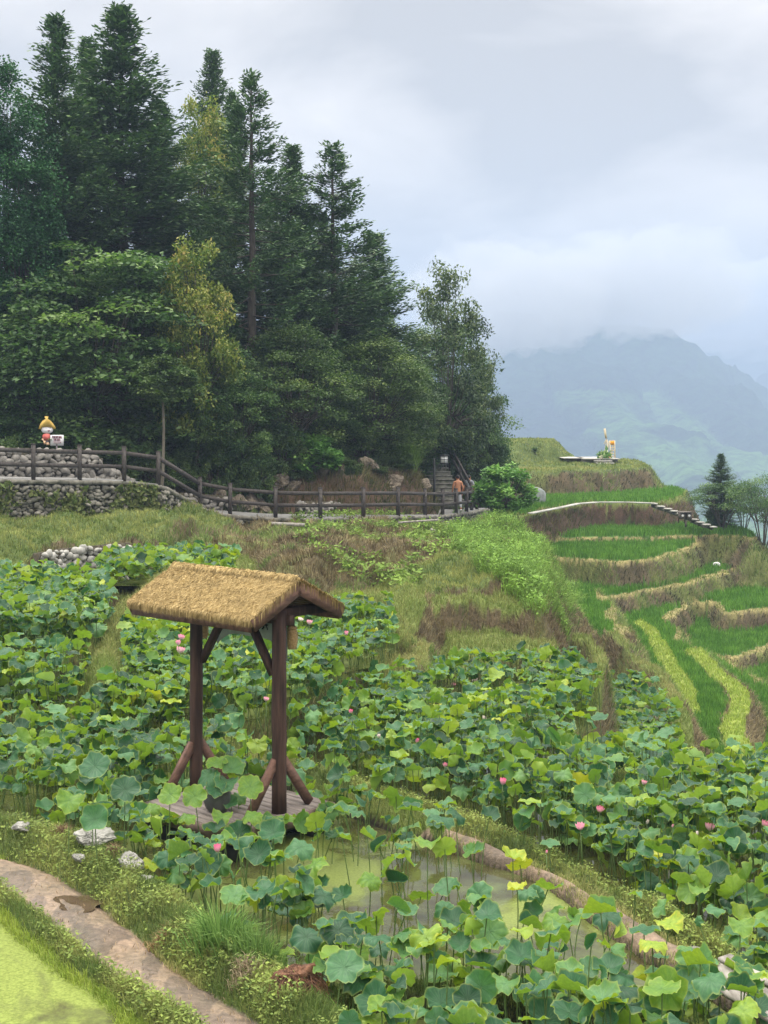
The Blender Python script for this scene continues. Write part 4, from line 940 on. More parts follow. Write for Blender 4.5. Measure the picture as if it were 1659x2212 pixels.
emit('path_edge_grass', pick('path', .5) & (y_ < 40) & (dd_ > -.07) & (pf > .48), .04, .13, (.12, .18, .04), (.34, .32, .12), pf, .3, .95, 0, 'thin grass creeping over the dirt path edges', 'grass')
emit('path_litter', pick('path', .012) & (y_ < 20), .03, .10, (.2, .14, .08), (.34, .26, .15), pf, .9, 1.0, 0, 'dry twigs and straw scattered on the dirt paths', 'litter', m_straw)
# weeds with broader leaves on the near verges and the spur of the bank
def broad_scatter(name, k, s0, s1, ca, cb, label, cat, lift=.16):
    idx = np.nonzero(k)[0]; m = len(idx)
    if not m: return
    r = RS(m % 999); p = np.stack([x_[idx], y_[idx], z_[idx] + r.uniform(0, lift, m)], 1); s = r.uniform(s0, s1, m)[:, None]
    a = r.normal(0, 1, (m, 3)); a[:, 2] *= .45; a /= np.linalg.norm(a, axis=1)[:, None]; b = np.cross(a, r.normal(0, .4, (m, 3)) + np.array((0, 0, 1))); b /= np.linalg.norm(b, axis=1)[:, None] + 1e-6
    V = np.stack([p, p + a * s * .5 + b * s * .22, p + a * s, p + a * s * .5 - b * s * .22], 1).reshape(-1, 3)
    f = np.clip(pf[idx] + r.normal(0, .2, m), 0, 1)[:, None]; C = (np.array(ca) * (1 - f) + np.array(cb) * f) * r.uniform(.7, 1.3, m)[:, None]
    obj(name, mesh_np(name, V, [np.arange(m * 4).reshape(-1, 4)], m_blade, colors=np.repeat(C, 4, 0)), label=label, cat=cat, kind='stuff')
broad_scatter('verge_weeds', pick('lush', .34) & (y_ < 22) & (pf > .40), .022, .06, (.06, .11, .025), (.28, .35, .08), 'small leafy weeds covering the near path verges', 'weeds', .14)
SPUR = [(1000, 1110), (1100, 1105), (1150, 1120), (1200, 1160), (1250, 1230), (1255, 1320), (1210, 1370), (1150, 1340), (1080, 1270), (980, 1180)]
insp = pip(uu + 130 * (fbm(x_ * .6, y_ * .6 + 30, 4) - .5), vv + 90 * (fbm(x_ * .7 + 20, y_ * .7, 4) - .5), SPUR) & (y_ < 66) & okf
for rep in range(1):
    broad_scatter('spur_ferns', insp & (pf > .44) & (rg.rand(n) < .8), .05, .13, (.06, .13, .025), (.24, .40, .07), 'bright feathery ferns and grass on the spur of the bank', 'ferns', .45)
kk = insp & (rg.rand(n) < .42) & (pf > .36)
emit('spur_grass', kk, .2, .55, (.08, .16, .03), (.24, .38, .07), np.clip((pf - .3) * 2.2, 0, 1), .3, .95, .85, 'tall bright grass hanging over the spur of the bank', 'grass')
WEED = [(620, 1120), (860, 1110), (1000, 1120), (1040, 1200), (900, 1280), (760, 1250), (640, 1170)]
broad_scatter('bank_herbs', pip(uu, vv, WEED) & okf & (patch > .45) & (rg.rand(n) < .35), .08, .22, (.10, .18, .03), (.22, .32, .06), 'leafy herbs growing on the upper bank below the fence', 'herbs', .25)

def tuft(u, v, z, nbl, L, sp, c1, c2, label, seed, wide=.012):
    p = P(u, v, z); r = RS(seed)
    X = p[0] + r.normal(0, sp, nbl); Y = p[1] + r.normal(0, sp * .8, nbl); Z = zat(X, Y)
    az = np.arctan2(Y - p[1], X - p[0]) + r.normal(0, .5, nbl); f = r.rand(nbl)[:, None]; C = np.array(c1) * (1 - f) + np.array(c2) * f
    blades('grass_tuft', X, Y, Z, r.uniform(.5, 1.1, nbl) * L, np.full(nbl, wide), r.uniform(.15, .9, nbl), az, C, m_blade, kind=None, label=label, cat='grass tuft')
tuft(480, 2045, .3, 520, .46, .13, (.06, .14, .025), (.22, .36, .09), 'big tall green grass tuft on the bank beside the muddy path', 4)
tuft(560, 2075, .3, 500, .32, .12, (.07, .14, .03), (.20, .32, .08), 'smaller green grass tuft right of the big one on the path bank', 5)
tuft(780, 2205, .2, 350, .28, .10, (.08, .2, .03), (.22, .38, .07), 'green grass tuft at the bottom edge right of the rotten root', 6)
tuft(1262, 1990, -.2, 1, .1, .05, gr, yl_, 'thin grass on dike', 7) if False else None

# ------------------------------------------------------------------ stones and small things near the path
def stone(name, u, v, z, size, rz, seed, mat, label, cat='stone', d=None):
    p = P(u, v, z); mb = MB(); V, Fc2 = ICO2; mb.rock((0, 0, 0), size, seed, rough=.5, hi=True)
    return obj(name, mb.mesh(name, mat), None, label, cat, None, None, (p[0], p[1], p[2] + .05), (0, 0, rz))
stone('stone_block', 205, 1822, .36, (.52, .42, .2), .4, 3, m_white_stone, 'pale flat stone block on the grassy bank, larger of the two left of the pond')
stone('stone_block', 287, 1872, .33, (.42, .34, .26), -.3, 8, m_white_stone, 'angular pale stone at the pond corner below the flat block')
stone('stone_block', 40, 1796, .36, (.3, .2, .10), .1, 12, m_white_stone, 'long pale stone half buried at the upper path edge')
stone('stone_block', 170, 1862, .33, (.22, .2, .12), .7, 14, m_white_stone, 'small pale stone in the weeds beside the flat block')
stone('stone_block', 318, 1912, .26, (.2, .16, .12), .7, 15, m_white_stone, 'small pale stone under the angular pond corner stone')
mud = simple('puddle_water', (.05, .035, .02), (.09, .065, .04), 4, .04, 0, spec=.5)
pp_ = P(178, 1948, .2); zt_ = max(zf(pp_[0] + a, pp_[1] + b_) for a in (-.12, 0, .12) for b_ in (-.1, 0, .1))
th = np.linspace(0, 6.283, 30)[:-1]; rr = 1 + .2 * np.sin(3 * th) + .12 * np.sin(5 * th + 1)
me = mesh_np('puddle', np.stack([.27 * rr * np.cos(th), .24 * rr * np.sin(th), np.zeros(29)], 1), [[list(range(29))]], mud)
obj('puddle', me, kind='structure', loc=(pp_[0], pp_[1], zt_ - .002))
# dead grass heaps
def heap(u, v, z, R, hgt, nn, label, seed, c1=(.13, .08, .05), c2=(.34, .24, .14)):
    p = P(u, v, z); r = RS(seed); X = p[0] + r.normal(0, R * .5, nn); Y = p[1] + r.normal(0, R * .4, nn)
    rr = np.hypot(X - p[0], Y - p[1]) / R; Z = zat(X, Y) + hgt * np.clip(1 - rr ** 2, 0, 1) * r.uniform(.3, 1, nn); f = r.rand(nn)[:, None]
    blades('dead_grass_heap', X, Y, Z, r.uniform(.05, .14, nn), np.full(nn, .006), r.uniform(.6, 1, nn), r.uniform(0, 6.28, nn), np.array(c1) * (1 - f) + np.array(c2) * f, m_straw, kind=None, label=label, cat='dead grass')
heap(252, 1848, .35, .12, .10, 500, 'brown heap of dead roots on the pale pond corner stone', 2)
heap(140, 1800, .35, .13, .09, 500, 'brown heap of dead weeds on the upper path bank', 3)
heap(530, 2110, .3, .16, .08, 500, 'pale dead grass heap in front of the big green tuft', 4, (.25, .18, .12), (.5, .42, .28))
heap(345, 2010, .3, .12, .05, 300, 'reddish dead grass patch along the path verge', 5, (.22, .12, .06), (.4, .3, .15))
# rotten root mound
p = P(640, 2185, .15); rt = thing('rotten_root', 'reddish brown rotten root mound with fibrous strands at the bottom edge', 'root', (p[0], p[1], zf(p[0], p[1]) - .03))
mb = MB()
mb.rock((0, 0, .12), (.50, .42, .36), 5, rough=.45, hi=True); mb.rock((.13, -.08, .06), (.26, .28, .2), 7, rough=.3); mb.rock((-.12, .06, .10), (.22, .22, .2), 9, rough=.3)
mb.obj('root_mass', m_root, rt, smooth=False)
mb = MB(); r = RS(3)
for i in range(150):
    a = r.uniform(0, 6.28); s = r.uniform(.02, .16); x, y = s * math.cos(a) * 1.2, s * math.sin(a); h0 = .25 - s * .6
    mb.tube([(x, y, h0), (x + r.normal(0, .05) + .03, y - .05 - abs(r.normal(0, .03)), h0 - .04), (x + r.normal(0, .07) + .07, y - .12 - abs(r.normal(0, .04)), h0 - .14)], [.006, .005, .002], 4, cap=False)
mb.obj('root_strands', m_root, rt)
# plank bridge
pa = P(1560, 2100, .42); pb = P(1700, 2180, .36)
pl = thing('plank_bridge', 'bleached grey planks laid as a small bridge at the end of the dike path', 'plank bridge', pa)
dv = pb - pa; 
for k, (o1, o2) in enumerate(((-.20, .0), (-.02, .03), (.15, -.02))):
    nrm = np.array((-dv[1], dv[0], 0)); nrm /= np.linalg.norm(nrm)
    mb = MB(); mb.beam(-dv * .18 + nrm * o1 + (0, 0, .02 * k), dv * 1.1 + nrm * (o1 + .02 * k) + (0, 0, .02 * k), .15, .03); mb.obj('plank', m_plank, pl)
stone('stone_block', 1500, 2100, .18, (.3, .28, .3), .2, 33, m_stone_dk, 'dark mossy stone supporting the plank bridge', 'stone')
# little white litter on dike
p = P(924, 1760, .40); mb = MB(); mb.rock((0, 0, 0), (.07, .06, .06), 2, rough=.5); mb.rock((-.04, .02, .02), (.05, .05, .05), 3, rough=.5)
obj('paper_scrap', mb.mesh('paper_scrap', m_white), None, 'crumpled white paper scrap on the path right of the platform', 'litter', loc=p)

# ------------------------------------------------------------------ walkway, walls, fence
nW = len(WK); s0 = offset(WK, -.05); s1_ = offset(WK, 2.0)
Vw = np.concatenate([s0 + (0, 0, .02), s1_ + (0, 0, .02), s0 - (0, 0, .16)]); i = np.arange(nW - 1)
obj('walkway', mesh_np('walkway', Vw, [np.stack([i, i + 1, nW + i + 1, nW + i], 1), np.stack([2 * nW + i, 2 * nW + i + 1, i + 1, i], 1)], m_pave), kind='structure')
def along(W, d):
    seg = np.linalg.norm(np.diff(W[:, :2], axis=0), axis=1); cs = np.concatenate([[0], np.cumsum(seg)]); k = min(len(seg) - 1, max(0, np.searchsorted(cs, d) - 1)); f = (d - cs[k]) / seg[k]
    return W[k] + (W[k + 1] - W[k]) * f, (W[k + 1] - W[k]) / seg[k]
def length(W): return np.linalg.norm(np.diff(W[:, :2], axis=0), axis=1).sum()
def stone_wall(W, d0, d1, top, bot, size, mat, label, seed, name='stone_wall', backmat=None, back=.12, jitter=.05, cap=None):
    root = thing(name, label, 'stone wall', along(W, (d0 + d1) / 2)[0]); o = root.location; o = np.array(o)
    r = RS(seed); mb = MB(); bk = MB()
    d = d0
    while d < d1:
        p, T = along(W, d); T2 = np.array((T[0], T[1], 0)); T2 /= np.linalg.norm(T2); Nn = np.array((-T2[1], T2[0], 0))
        zt_, zb = top(p, d), bot(p, d)
        z = zb + r.uniform(0, size * .5)
        while z < zt_ - size * .3:
            s = size * r.uniform(.6, 1.35); sz = (s * r.uniform(.9, 1.4), s * .8, s * r.uniform(.6, .95))
            M = np.stack([T2, Nn, (0, 0, 1)], 1); th = r.normal(0, .5); Rm = np.array([[math.cos(th), 0, math.sin(th)], [0, 1, 0], [-math.sin(th), 0, math.cos(th)]])
            mb.rock(p * (1, 1, 0) + T2 * r.normal(0, size * .2) + Nn * r.normal(0, jitter) + (0, 0, z) - o, sz, r.randint(1e6), M @ Rm, rough=.16); z += s * .68
        bk.beam(p * (1, 1, 0) + Nn * back + (0, 0, (zt_ + zb) / 2) - T2 * size * .5 - o, p * (1, 1, 0) + Nn * back + (0, 0, (zt_ + zb) / 2) + T2 * size * .5 - o, .12, max(.05, zt_ - zb - .06))
        d += size * .86
    mb.obj('stones', mat, root); bk.obj('mortar_core', m_soilwall, root)
    return root
m_soilwall = simple('wall_soil', (.03, .028, .018), (.09, .075, .05), 8, .95, .6, .03)
m_wallstone = simple('weathered_wall_stone', (.04, .042, .028), (.30, .28, .24), 3.0, .95, .8, .03)
s_front = offset(WK, -.16)
cs = np.concatenate([[0], np.cumsum(np.linalg.norm(np.diff(s_front[:, :2], axis=0), axis=1))])
def front(p): return zf(p[0], p[1] - .5)
stone_wall(s_front, cs[0] + 2, cs[6], lambda p, d: p[2] - .12, lambda p, d: max(1.35, p[2] - 1.7), .17, m_wallstone, 'tall overgrown dry stone retaining wall under the left fence', 5, jitter=.05)
r = RS(41); m = 9000; dq = r.uniform(cs[0] + 2, cs[6], m); pts_ = np.array([along(s_front, q)[0] for q in dq]); hfr = r.rand(m) ** .8
pz = np.maximum(1.4, pts_[:, 2] - 1.65) + hfr * np.minimum(1.5, pts_[:, 2] - 1.4); kq = fbm(dq * 1.1, pz * 1.3 + 5, 4) > .50
pts_ = np.stack([pts_[:, 0], pts_[:, 1] - r.uniform(.08, .22, m), pz], 1)[kq]; m = len(pts_); A = r.normal(0, 1, (m, 3)); A[:, 2] -= .6; A /= np.linalg.norm(A, axis=1)[:, None]; A *= r.uniform(.06, .18, m)[:, None]
Bv = np.cross(A, r.normal(0, 1, (m, 3))) * .4; f = r.rand(m)[:, None]; C = np.array((.07, .12, .03)) * (1 - f) + np.array((.24, .26, .10)) * f
obj('wall_weeds', mesh_np('wall_weeds', np.stack([pts_, pts_ + A * .5 + Bv, pts_ + A, pts_ + A * .5 - Bv], 1).reshape(-1, 3), [np.arange(4 * m).reshape(-1, 4)], m_blade, colors=np.repeat(C, 4, 0)), label='small weeds and moss growing out of the tall retaining wall', cat='weeds', kind='stuff')
# flat coping
mb = MB(); rr = random.Random(4); d = cs[0] + 2
o = thing('stone_coping', 'row of flat grey slabs edging the walkway under the fence posts', 'coping', s_front[6])
while d < cs[-1] - 1:
    L = rr.uniform(.45, .9); p, T = along(offset(WK, -.10), d); p2, _ = along(offset(WK, -.10), d + L - .03)
    mb.beam(p + (0, 0, -.07 + rr.uniform(-.01, .01)) - s_front[6], p2 + (0, 0, -.07 + rr.uniform(-.01, .01)) - s_front[6], .30, .13); d += L
mb.obj('slabs', m_wallstone, o)
s_back = offset(WK, 2.15)
csb = np.concatenate([[0], np.cumsum(np.linalg.norm(np.diff(s_back[:, :2], axis=0), axis=1))])
stone_wall(s_back, csb[0] + 1, csb[5] + .5, lambda p, d: p[2] + (1.02 if d < csb[4] else 1.02 - .75 * (d - csb[4]) / (csb[5] + .5 - csb[4])), lambda p, d: p[2] - .1, .26, m_cobble, 'river cobble wall behind the left part of the fence', 6)
stone_wall(s_back, csb[5] + .3, csb[7] + .6, lambda p, d: p[2] + .62, lambda p, d: p[2] - .1, .24, m_cobble, 'low cobble wall beside the sloping part of the walkway', 7)
stone_wall(s_back, csb[9] + .3, csb[12], lambda p, d: p[2] + .55, lambda p, d: p[2] - .1, .18, m_cobble, 'low cobble wall behind the middle of the fence', 8)
stone_wall(s_front, cs[6] + .1, cs[-1] - 2, lambda p, d: p[2] - .12, lambda p, d: p[2] - .42, .17, m_stone_dk, 'low mossy stone footing under the right part of the walkway', 9)

fen = thing('timber_fence', 'dark timber post and double rail fence along the walkway', 'fence', WK[8])
FO = WK[8]; posts = [np.array(p) for p in WK[1:-1]]
extra = Q(1019, 1103, 67.5); posts.insert(-1, extra)
posts.insert(0, Q(-190, 1031, 42.4))
tops = []
for k, p in enumerate(posts):
    mb = MB(); a_ = .35; M = np.array([[math.cos(a_), -math.sin(a_), 0], [math.sin(a_), math.cos(a_), 0], [0, 0, 1]])
    mb.box(p - FO + (0, 0, .56), (.13, .13, 1.16), M); mb.box(p - FO + (0, 0, 1.15), (.145, .145, .03), M); mb.obj('post', m_fence, fen)
for a_, b_ in zip(posts[:-1], posts[1:]):
    for z, hh in ((.93, .14), (.47, .13)):
        mb = MB(); mb.beam(a_ - FO + (0, 0, z), b_ - FO + (0, 0, z), .07, hh, ext=-.1); mb.obj('rail', m_fence, fen)

# stone wall fragment over the left pond
WF = np.array([P(u, v, 1.5) for u, v in [(96, 1190), (150, 1180), (200, 1176), (285, 1168)]]); WF[:, 1] -= .35
stone_wall(WF, 0, length(WF), lambda p, d: 1.5, lambda p, d: .85, .20, m_white_stone, 'pale broken stone wall holding the grass field above the left lotus pond', 15, name='broken_stone_wall')

# rocks of the cut bank behind the walkway
rk = [(450, 1052, 52.6, .8, .9), (474, 1040, 53.2, .7, 1.0), (520, 1072, 53.4, .8, .7), (556, 1060, 54.2, .9, .9), (592, 1048, 55.0, .8, 1.0), (630, 1068, 55.2, .9, .7), (690, 1078, 56.2, 1.0, .5), (735, 1080, 57.0, .7, .5), (800, 1074, 58.5, .9, .5), (850, 1076, 59.5, .8, .5), (905, 1058, 62.5, .7, .8)]
RKL = ['leftmost behind the bend of the fence', 'tall and thin behind the bend of the fence', 'low behind the lower fence start', 'broad under the hanging shrubs', 'steep under the hanging shrubs', 'wide at mid fence', 'flat at mid fence below the pale shrub', 'beside the middle cobble wall', 'above the middle cobble wall', 'right of the middle cobble wall', 'pale and leaning beside the stairs']
for k, (u, v, d, sw, sh) in enumerate(rk):
    p = Q(u, v, d); p[2] = zf(p[0], p[1]) + sh * .12; mb = MB(); mb.rock((0, 0, 0), (sw * 1.3, 1.1, sh * 1.3), 60 + k, rough=.55, hi=True); mb.rock((sw * .5, -.1, -.2), (sw, .9, sh * .8), 160 + k, rough=.55, hi=True)
    obj('rock_outcrop', mb.mesh('rock_outcrop', m_rock), None, 'brown rock outcrop ' + RKL[k], 'rock', None, None, p, (.25 * math.cos(k * 2), .35 * math.sin(k * 3), .5 * k))

# poles and slab left on the bank
def pole(u0, v0, u1, v1, d, r_, name, label, cat, flat=False):
    a_, b_ = Q(u0, v0, d), Q(u1, v1, d); a_[2] = max(a_[2], zf(a_[0], a_[1]) + r_); b_[2] = max(b_[2], zf(b_[0], b_[1]) + r_)
    mb = MB(); mb.beam((0, 0, 0), b_ - a_, r_ * 4 if flat else r_ * 2, r_ * 2) if flat else mb.tube([(0, 0, 0), b_ - a_], r_, 8)
    obj(name, mb.mesh(name, m_plank), None, label, cat, None, None, a_)
pole(586, 1137, 658, 1134, 46.5, .05, 'stone_slab', 'flat grey slab lying on the bank below the fence', 'slab', True)
pole(860, 1129, 945, 1123, 49, .035, 'wooden_pole', 'long pale pole lying along the walkway edge', 'pole')
pole(930, 1143, 962, 1156, 47.5, .04, 'wooden_pole', 'pale broken pole sliding down the bank', 'pole')

# signboard with painted figure
sp = Q(113, 963, 48.6); sp[2] = max(sp[2], zf(sp[0], sp[1]) + .05)
def outline(name, pts, y, th_, mat, parent):
    n = len(pts); V = [(a, y, c) for a, c in pts] + [(a, y + th_, c) for a, c in pts]
    me = mesh_np(name, V, [[list(range(n))], [list(range(n, 2 * n))[::-1]], [[i, i + n, (i + 1) % n + n, (i + 1) % n] for i in range(n)]] if n == 4 else [[list(range(n))], [list(range(n, 2 * n))[::-1]]] + [[[i, i + n, (i + 1) % n + n, (i + 1) % n] for i in range(n)]], mat)
    return obj(name, me, parent)
fig = thing('figure_cutout', 'flat painted cutout of a child in yellow straw hat and red shirt', 'cutout figure', sp)
k_ = 48.6 / F
def fp(u, v): return ((u - 113) * k_, (963 - v) * k_)
D2 = lambda X, Y: ((80 + X / 5.53) / 1.8228, (1600 + Y / 5.53) / 1.8228)
def op(name, ptsXY, y, mat): return outline(name, [fp(*D2(a, c)) for a, c in ptsXY], y, .02, mat, fig)
op('hat', [(400, 490), (440, 380), (490, 310), (555, 270), (525, 230), (565, 212), (615, 222), (600, 270), (660, 310), (720, 380), (770, 460), (770, 490), (720, 500), (690, 460), (580, 445), (480, 455), (450, 505)], -.03, m_hat)
op('face', [(455, 480), (465, 450), (580, 438), (700, 450), (720, 490), (700, 555), (640, 588), (560, 590), (490, 570), (460, 530)], -.005, m_white)
op('shirt', [(500, 605), (560, 595), (640, 600), (655, 740), (560, 745), (490, 700), (480, 650)], -.01, m_redshirt)
op('trousers', [(545, 742), (650, 742), (640, 790), (560, 790)], -.004, m_grey)
op('leg', [(500, 750), (545, 748), (555, 825), (520, 825)], -.012, m_peach); op('leg', [(570, 790), (620, 785), (650, 830), (570, 848)], -.012, m_peach)
op('arm', [(475, 700), (500, 705), (520, 745), (490, 750), (470, 730)], -.014, m_peach)
for (a_, c_2, w_) in ((575, 475, 22), (655, 475, 20)): op('eye', [(a_ - w_, c_2 + 6), (a_, c_2 - 8), (a_ + w_, c_2 + 6), (a_, c_2)], -.008, m_grey)
op('mouth', [(590, 520), (650, 518), (635, 545), (605, 545)], -.008, m_redtext)
sg_ = thing('sign_board', 'small white board with dark red lettering beside the cutout figure', 'sign', sp)
outline('panel', [fp(*D2(a, c)) for a, c in ((662, 622), (948, 622), (948, 855), (662, 855))], -.05, .03, m_white, sg_)
mb = MB()
def glyph(cx, cz, s, seed):
    r = random.Random(seed)
    for q in range(3): mb.box((cx, -.056, cz + s * (-.33 + .33 * q)), (s * r.uniform(.6, .85), .008, s * .10))
    mb.box((cx + s * r.uniform(-.2, .2), -.057, cz), (s * .11, .008, s * .8)); mb.box((cx + s * r.choice((-.3, .3)), -.057, cz), (s * .1, .008, s * .5))
for q in range(8): X, Z = fp(*D2(715 + 26 * q, 668)); glyph(X, Z, .105, q)
for q in range(5): X, Z = fp(*D2(748 + 28 * q, 725)); glyph(X, Z, .10, 20 + q)
a0 = [fp(*D2(a, c)) for a, c in ((728, 768), (885, 772), (888, 800), (728, 797))]
for (p1, p2) in zip(a0, a0[1:] + a0[:1]): mb.beam((p1[0], -.056, p1[1]), (p2[0], -.056, p2[1]), .008, .012)
mb.obj('lettering', m_redtext, sg_)
mb = MB(); X, Z = fp(*D2(800, 855)); mb.box((X, -.03, Z - .2), (.05, .04, .5)); mb.obj('post', m_grey, sg_)

# ------------------------------------------------------------------ stairs, lamp, people
st0 = Q(968, 1060, 69); stz = .62
sta = thing('stone_stairs', 'dark stone stairs climbing into the trees behind the shirtless man', 'stairs', (st0[0], st0[1], stz))
mb = MB()
for k in range(16): mb.box((-.07 * k, .26 * k, -.05 + .19 * k), (1.6 - .03 * k, .34, .5))
mb.obj('steps', m_stone_dk, sta)
mb = MB()
for k in range(16): mb.box((-.07 * k, .26 * k - .19, .185 + .19 * k), (1.6 - .03 * k, .05, .035))
mb.obj('nosings', m_stone, sta)
ra = thing('stair_railing', 'dark double handrail running down the right side of the stairs', 'railing', (st0[0], st0[1], stz))
for z in (.55, 1.0):
    mb = MB(); mb.beam((1.15, -.5, z - .1), (-.3, 3.6, z + 2.9), .08, .12); mb.obj('rail', m_fence, ra)
for q in (0, .33, .66, 1):
    mb = MB(); mb.box((1.15 - 1.45 * q, -.5 + 4.1 * q, .35 + 3.0 * q), (.1, .1, 1.3)); mb.obj('post', m_fence, ra)
lp = Q(938, 1063, 62); lp[2] = .62
lam = thing('path_lamp', 'black lamp post with a small white lantern box beside the stairs', 'lamp post', lp)
lt = Q(938, 990, 62)[2] - lp[2]
mb = MB(); mb.tube([(0, 0, 0), (0, 0, lt)], .05, 8); mb.lathe([(.11, 0), (.09, .15), (.05, .2)], 10); mb.obj('post', m_blackmetal, lam)
mb = MB(); mb.beam((0, 0, lt - .06), (.45, 0, lt + .12), .04, .04); mb.obj('arm', m_blackmetal, lam)
mb = MB(); mb.box((.45, 0, lt - .05), (.34, .30, .30)); lb = mb.obj('lantern', m_lantern, lam)
mb = MB()
mb.box((.45, 0, lt + .13), (.42, .4, .05)); mb.box((.45, 0, lt - .225), (.38, .34, .04))
for xx in (-.17, 0, .17): mb.box((.45 + xx, -.155, lt - .05), (.02, .012, .3))
mb.box((.45, -.158, lt - .05), (.34, .012, .02)); mb.obj('lantern_frame', m_blackmetal, lb)

def skin_fig(name, J, E, R, mat, parent, sub=2):
    me = bpy.data.meshes.new(name); me.from_pydata([tuple(j) for j in J], E, []); me.materials.append(mat)
    o = obj(name, me, parent)
    md = o.modifiers.new('skin', 'SKIN'); md.use_smooth_shade = True
    sv = me.skin_vertices[0].data if me.skin_vertices else None
    if sv is None:
        import bmesh
        bm = bmesh.new(); bm.from_mesh(me); bm.verts.layers.skin.verify(); bm.to_mesh(me); bm.free(); sv = me.skin_vertices[0].data
    for i_, r_ in enumerate(R): sv[i_].radius = (r_, r_) if not isinstance(r_, tuple) else r_
    sv[0].use_root = True
    s = o.modifiers.new('sub', 'SUBSURF'); s.levels = sub; s.render_levels = sub
    return o
def person(p, label, top, shirt, trous, rz=0, stride=.22, reach=0):
    root = thing('person', label, 'person', p, rz)
    # body with bare arms, faces away from the camera (+y)
    J = [(0, 0, .93), (0, .01, 1.10), (0, .0, 1.30), (0, -.01, 1.43), (0, .0, 1.50), (0, .02, 1.60), (0, .015, 1.69),
         (-.17, 0, 1.41), (-.24, .0, 1.16), (-.24, .12, .95), (-.235, .17, .88), (.17, 0, 1.41), (.25, -.02, 1.15), (.24, .06, .93), (.235, .09, .86),
         (-.09, .02, .88), (-.10, stride, .50), (-.10, stride * .7, .10), (.09, 0, .88), (.10, -stride * .2, .49), (.10, -stride * 1.3, .14),
         (-.10, stride * .7 + .14, .05), (.10, -stride * 1.3 + .10, .05)]
    E = [(0, 1), (1, 2), (2, 3), (3, 4), (4, 5), (5, 6), (3, 7), (7, 8), (8, 9), (9, 10), (3, 11), (11, 12), (12, 13), (13, 14), (0, 15), (15, 16), (16, 17), (0, 18), (18, 19), (19, 20), (17, 21), (20, 22)]
    R = [(.15, .10), (.14, .10), (.17, .11), (.10, .08), .055, .095, .085, .065, .047, .036, .03, .065, .047, .036, .03, .085, .06, .04, .085, .06, .04, .032, .032]
    skin_fig('body', J, E, R, m_skin, root)
    for s, k in ((-1, 10), (1, 14)):   # hands: palm, four fingers and a thumb each
        mb = MB(); w = np.array(J[k]); mb.tube([w + (0, 0, .01), w + (0, .01, -.05), w + (0, .015, -.085)], [.022, .034, .03], 8)
        for f_ in range(4): mb.tube([w + (.0, -.02 + .014 * f_ + .005, -.08), w + (-.006 * s, -.02 + .014 * f_ + .01, -.115 + .006 * abs(f_ - 1)), w + (-.02 * s, -.02 + .014 * f_ + .012, -.145 + .01 * abs(f_ - 1))], [.009, .008, .006], 6)
        mb.tube([w + (0, .02, -.03), w + (-.01 * s, .05, -.065), w + (-.015 * s, .052, -.09)], [.011, .009, .007], 6)
        mb.obj('hand', m_skin, root, smooth=True)
    mb = MB(); V, Fc3 = ICO2; mb.add(V * (.092, .108, .105) + (0, 0.0, 1.665), [Fc3]); mb.obj('hair', m_hair, root, smooth=True)
    # face on the far side: nose, ears
    mb = MB(); mb.add(ICO1[0] * (.014, .02, .022) + (0, .115, 1.63), [ICO1[1]]); mb.obj('nose', m_skin, root, smooth=True)
    for s in (-1, 1):
        mb = MB(); mb.add(ICO1[0] * (.012, .02, .03) + (s * .092, .02, 1.63), [ICO1[1]]); mb.obj('ear', m_skin, root, smooth=True)
    JT = [(0, 0, .97), (0, 0, .90), (-.09, .02, .86), (-.10, stride, .50), (-.10, stride * .72, .14), (.09, 0, .86), (.10, -stride * .2, .49), (.10, -stride * 1.25, .18)]
    skin_fig('trousers', JT, [(0, 1), (1, 2), (2, 3), (3, 4), (1, 5), (5, 6), (6, 7)], [(.165, .115), (.165, .115), .10, .078, .06, .10, .078, .06], trous, root)
    if shirt:
        JS = [(0, 0, 1.0), (0, .01, 1.15), (0, 0, 1.32), (0, -.01, 1.44), (-.18, 0, 1.40), (-.24, 0, 1.2), (.18, 0, 1.40), (.25, -.01, 1.2)]
        skin_fig('shirt', JS, [(0, 1), (1, 2), (2, 3), (3, 4), (4, 5), (3, 6), (6, 7)], [(.17, .12), (.165, .12), (.19, .13), (.10, .09), .085, .07, .085, .07], shirt, root)
    for s, (yy, zz) in ((-1, (stride * .7 + .06, .05)), (1, (-stride * 1.3 + .04, .07))):
        mb = MB(); mb.add(ICO1[0] * (.05, .13, .05) + (s * .10, yy, zz), [ICO1[1]]); mb.obj('shoe', m_white if not shirt else m_darkcloth, root, smooth=True)
    return root
pp2 = Q(989, 1098, 66.0); pw = pp2.copy()
def wz(x, y):
    i = np.argmin(np.hypot(WKt[:, 0] - x, WKt[:, 1] - y)); j = min(len(WKt) - 2, max(0, i - (1 if WKt[i, 1] > y else 0))); A, B = WKt[j], WKt[j + 1]
    f = np.clip(((x - A[0]) * (B[0] - A[0]) + (y - A[1]) * (B[1] - A[1])) / ((B - A)[:2] ** 2).sum(), 0, 1); return A[2] + f * (B[2] - A[2]) + .06
person((pw[0], pw[1], wz(pw[0], pw[1])), 'shirtless man in pale grey trousers walking away along the walkway towards the stairs', 0, None, m_trouser, .15)
pw = Q(1018, 1098, 69.5)
person((pw[0] - .12, pw[1], wz(pw[0], pw[1])), 'person in grey patterned shirt and dark trousers half hidden behind the round bush', 0, m_pattern, m_darkcloth, -.2, .1)

# boulder, far props
p = Q(1155, 1091, 79.5); p[2] = zf(p[0], p[1]); mb = MB(); mb.rock((0, 0, .45), (1.3, 1.2, 1.15), 44, rough=.1)
obj('boulder', mb.mesh('boulder', simple('grey_boulder', (.12, .14, .13), (.26, .28, .27), 3, .9, .5, .03), True), None, 'round grey boulder at the end of the upper rice field beside the bush', 'boulder', loc=p)
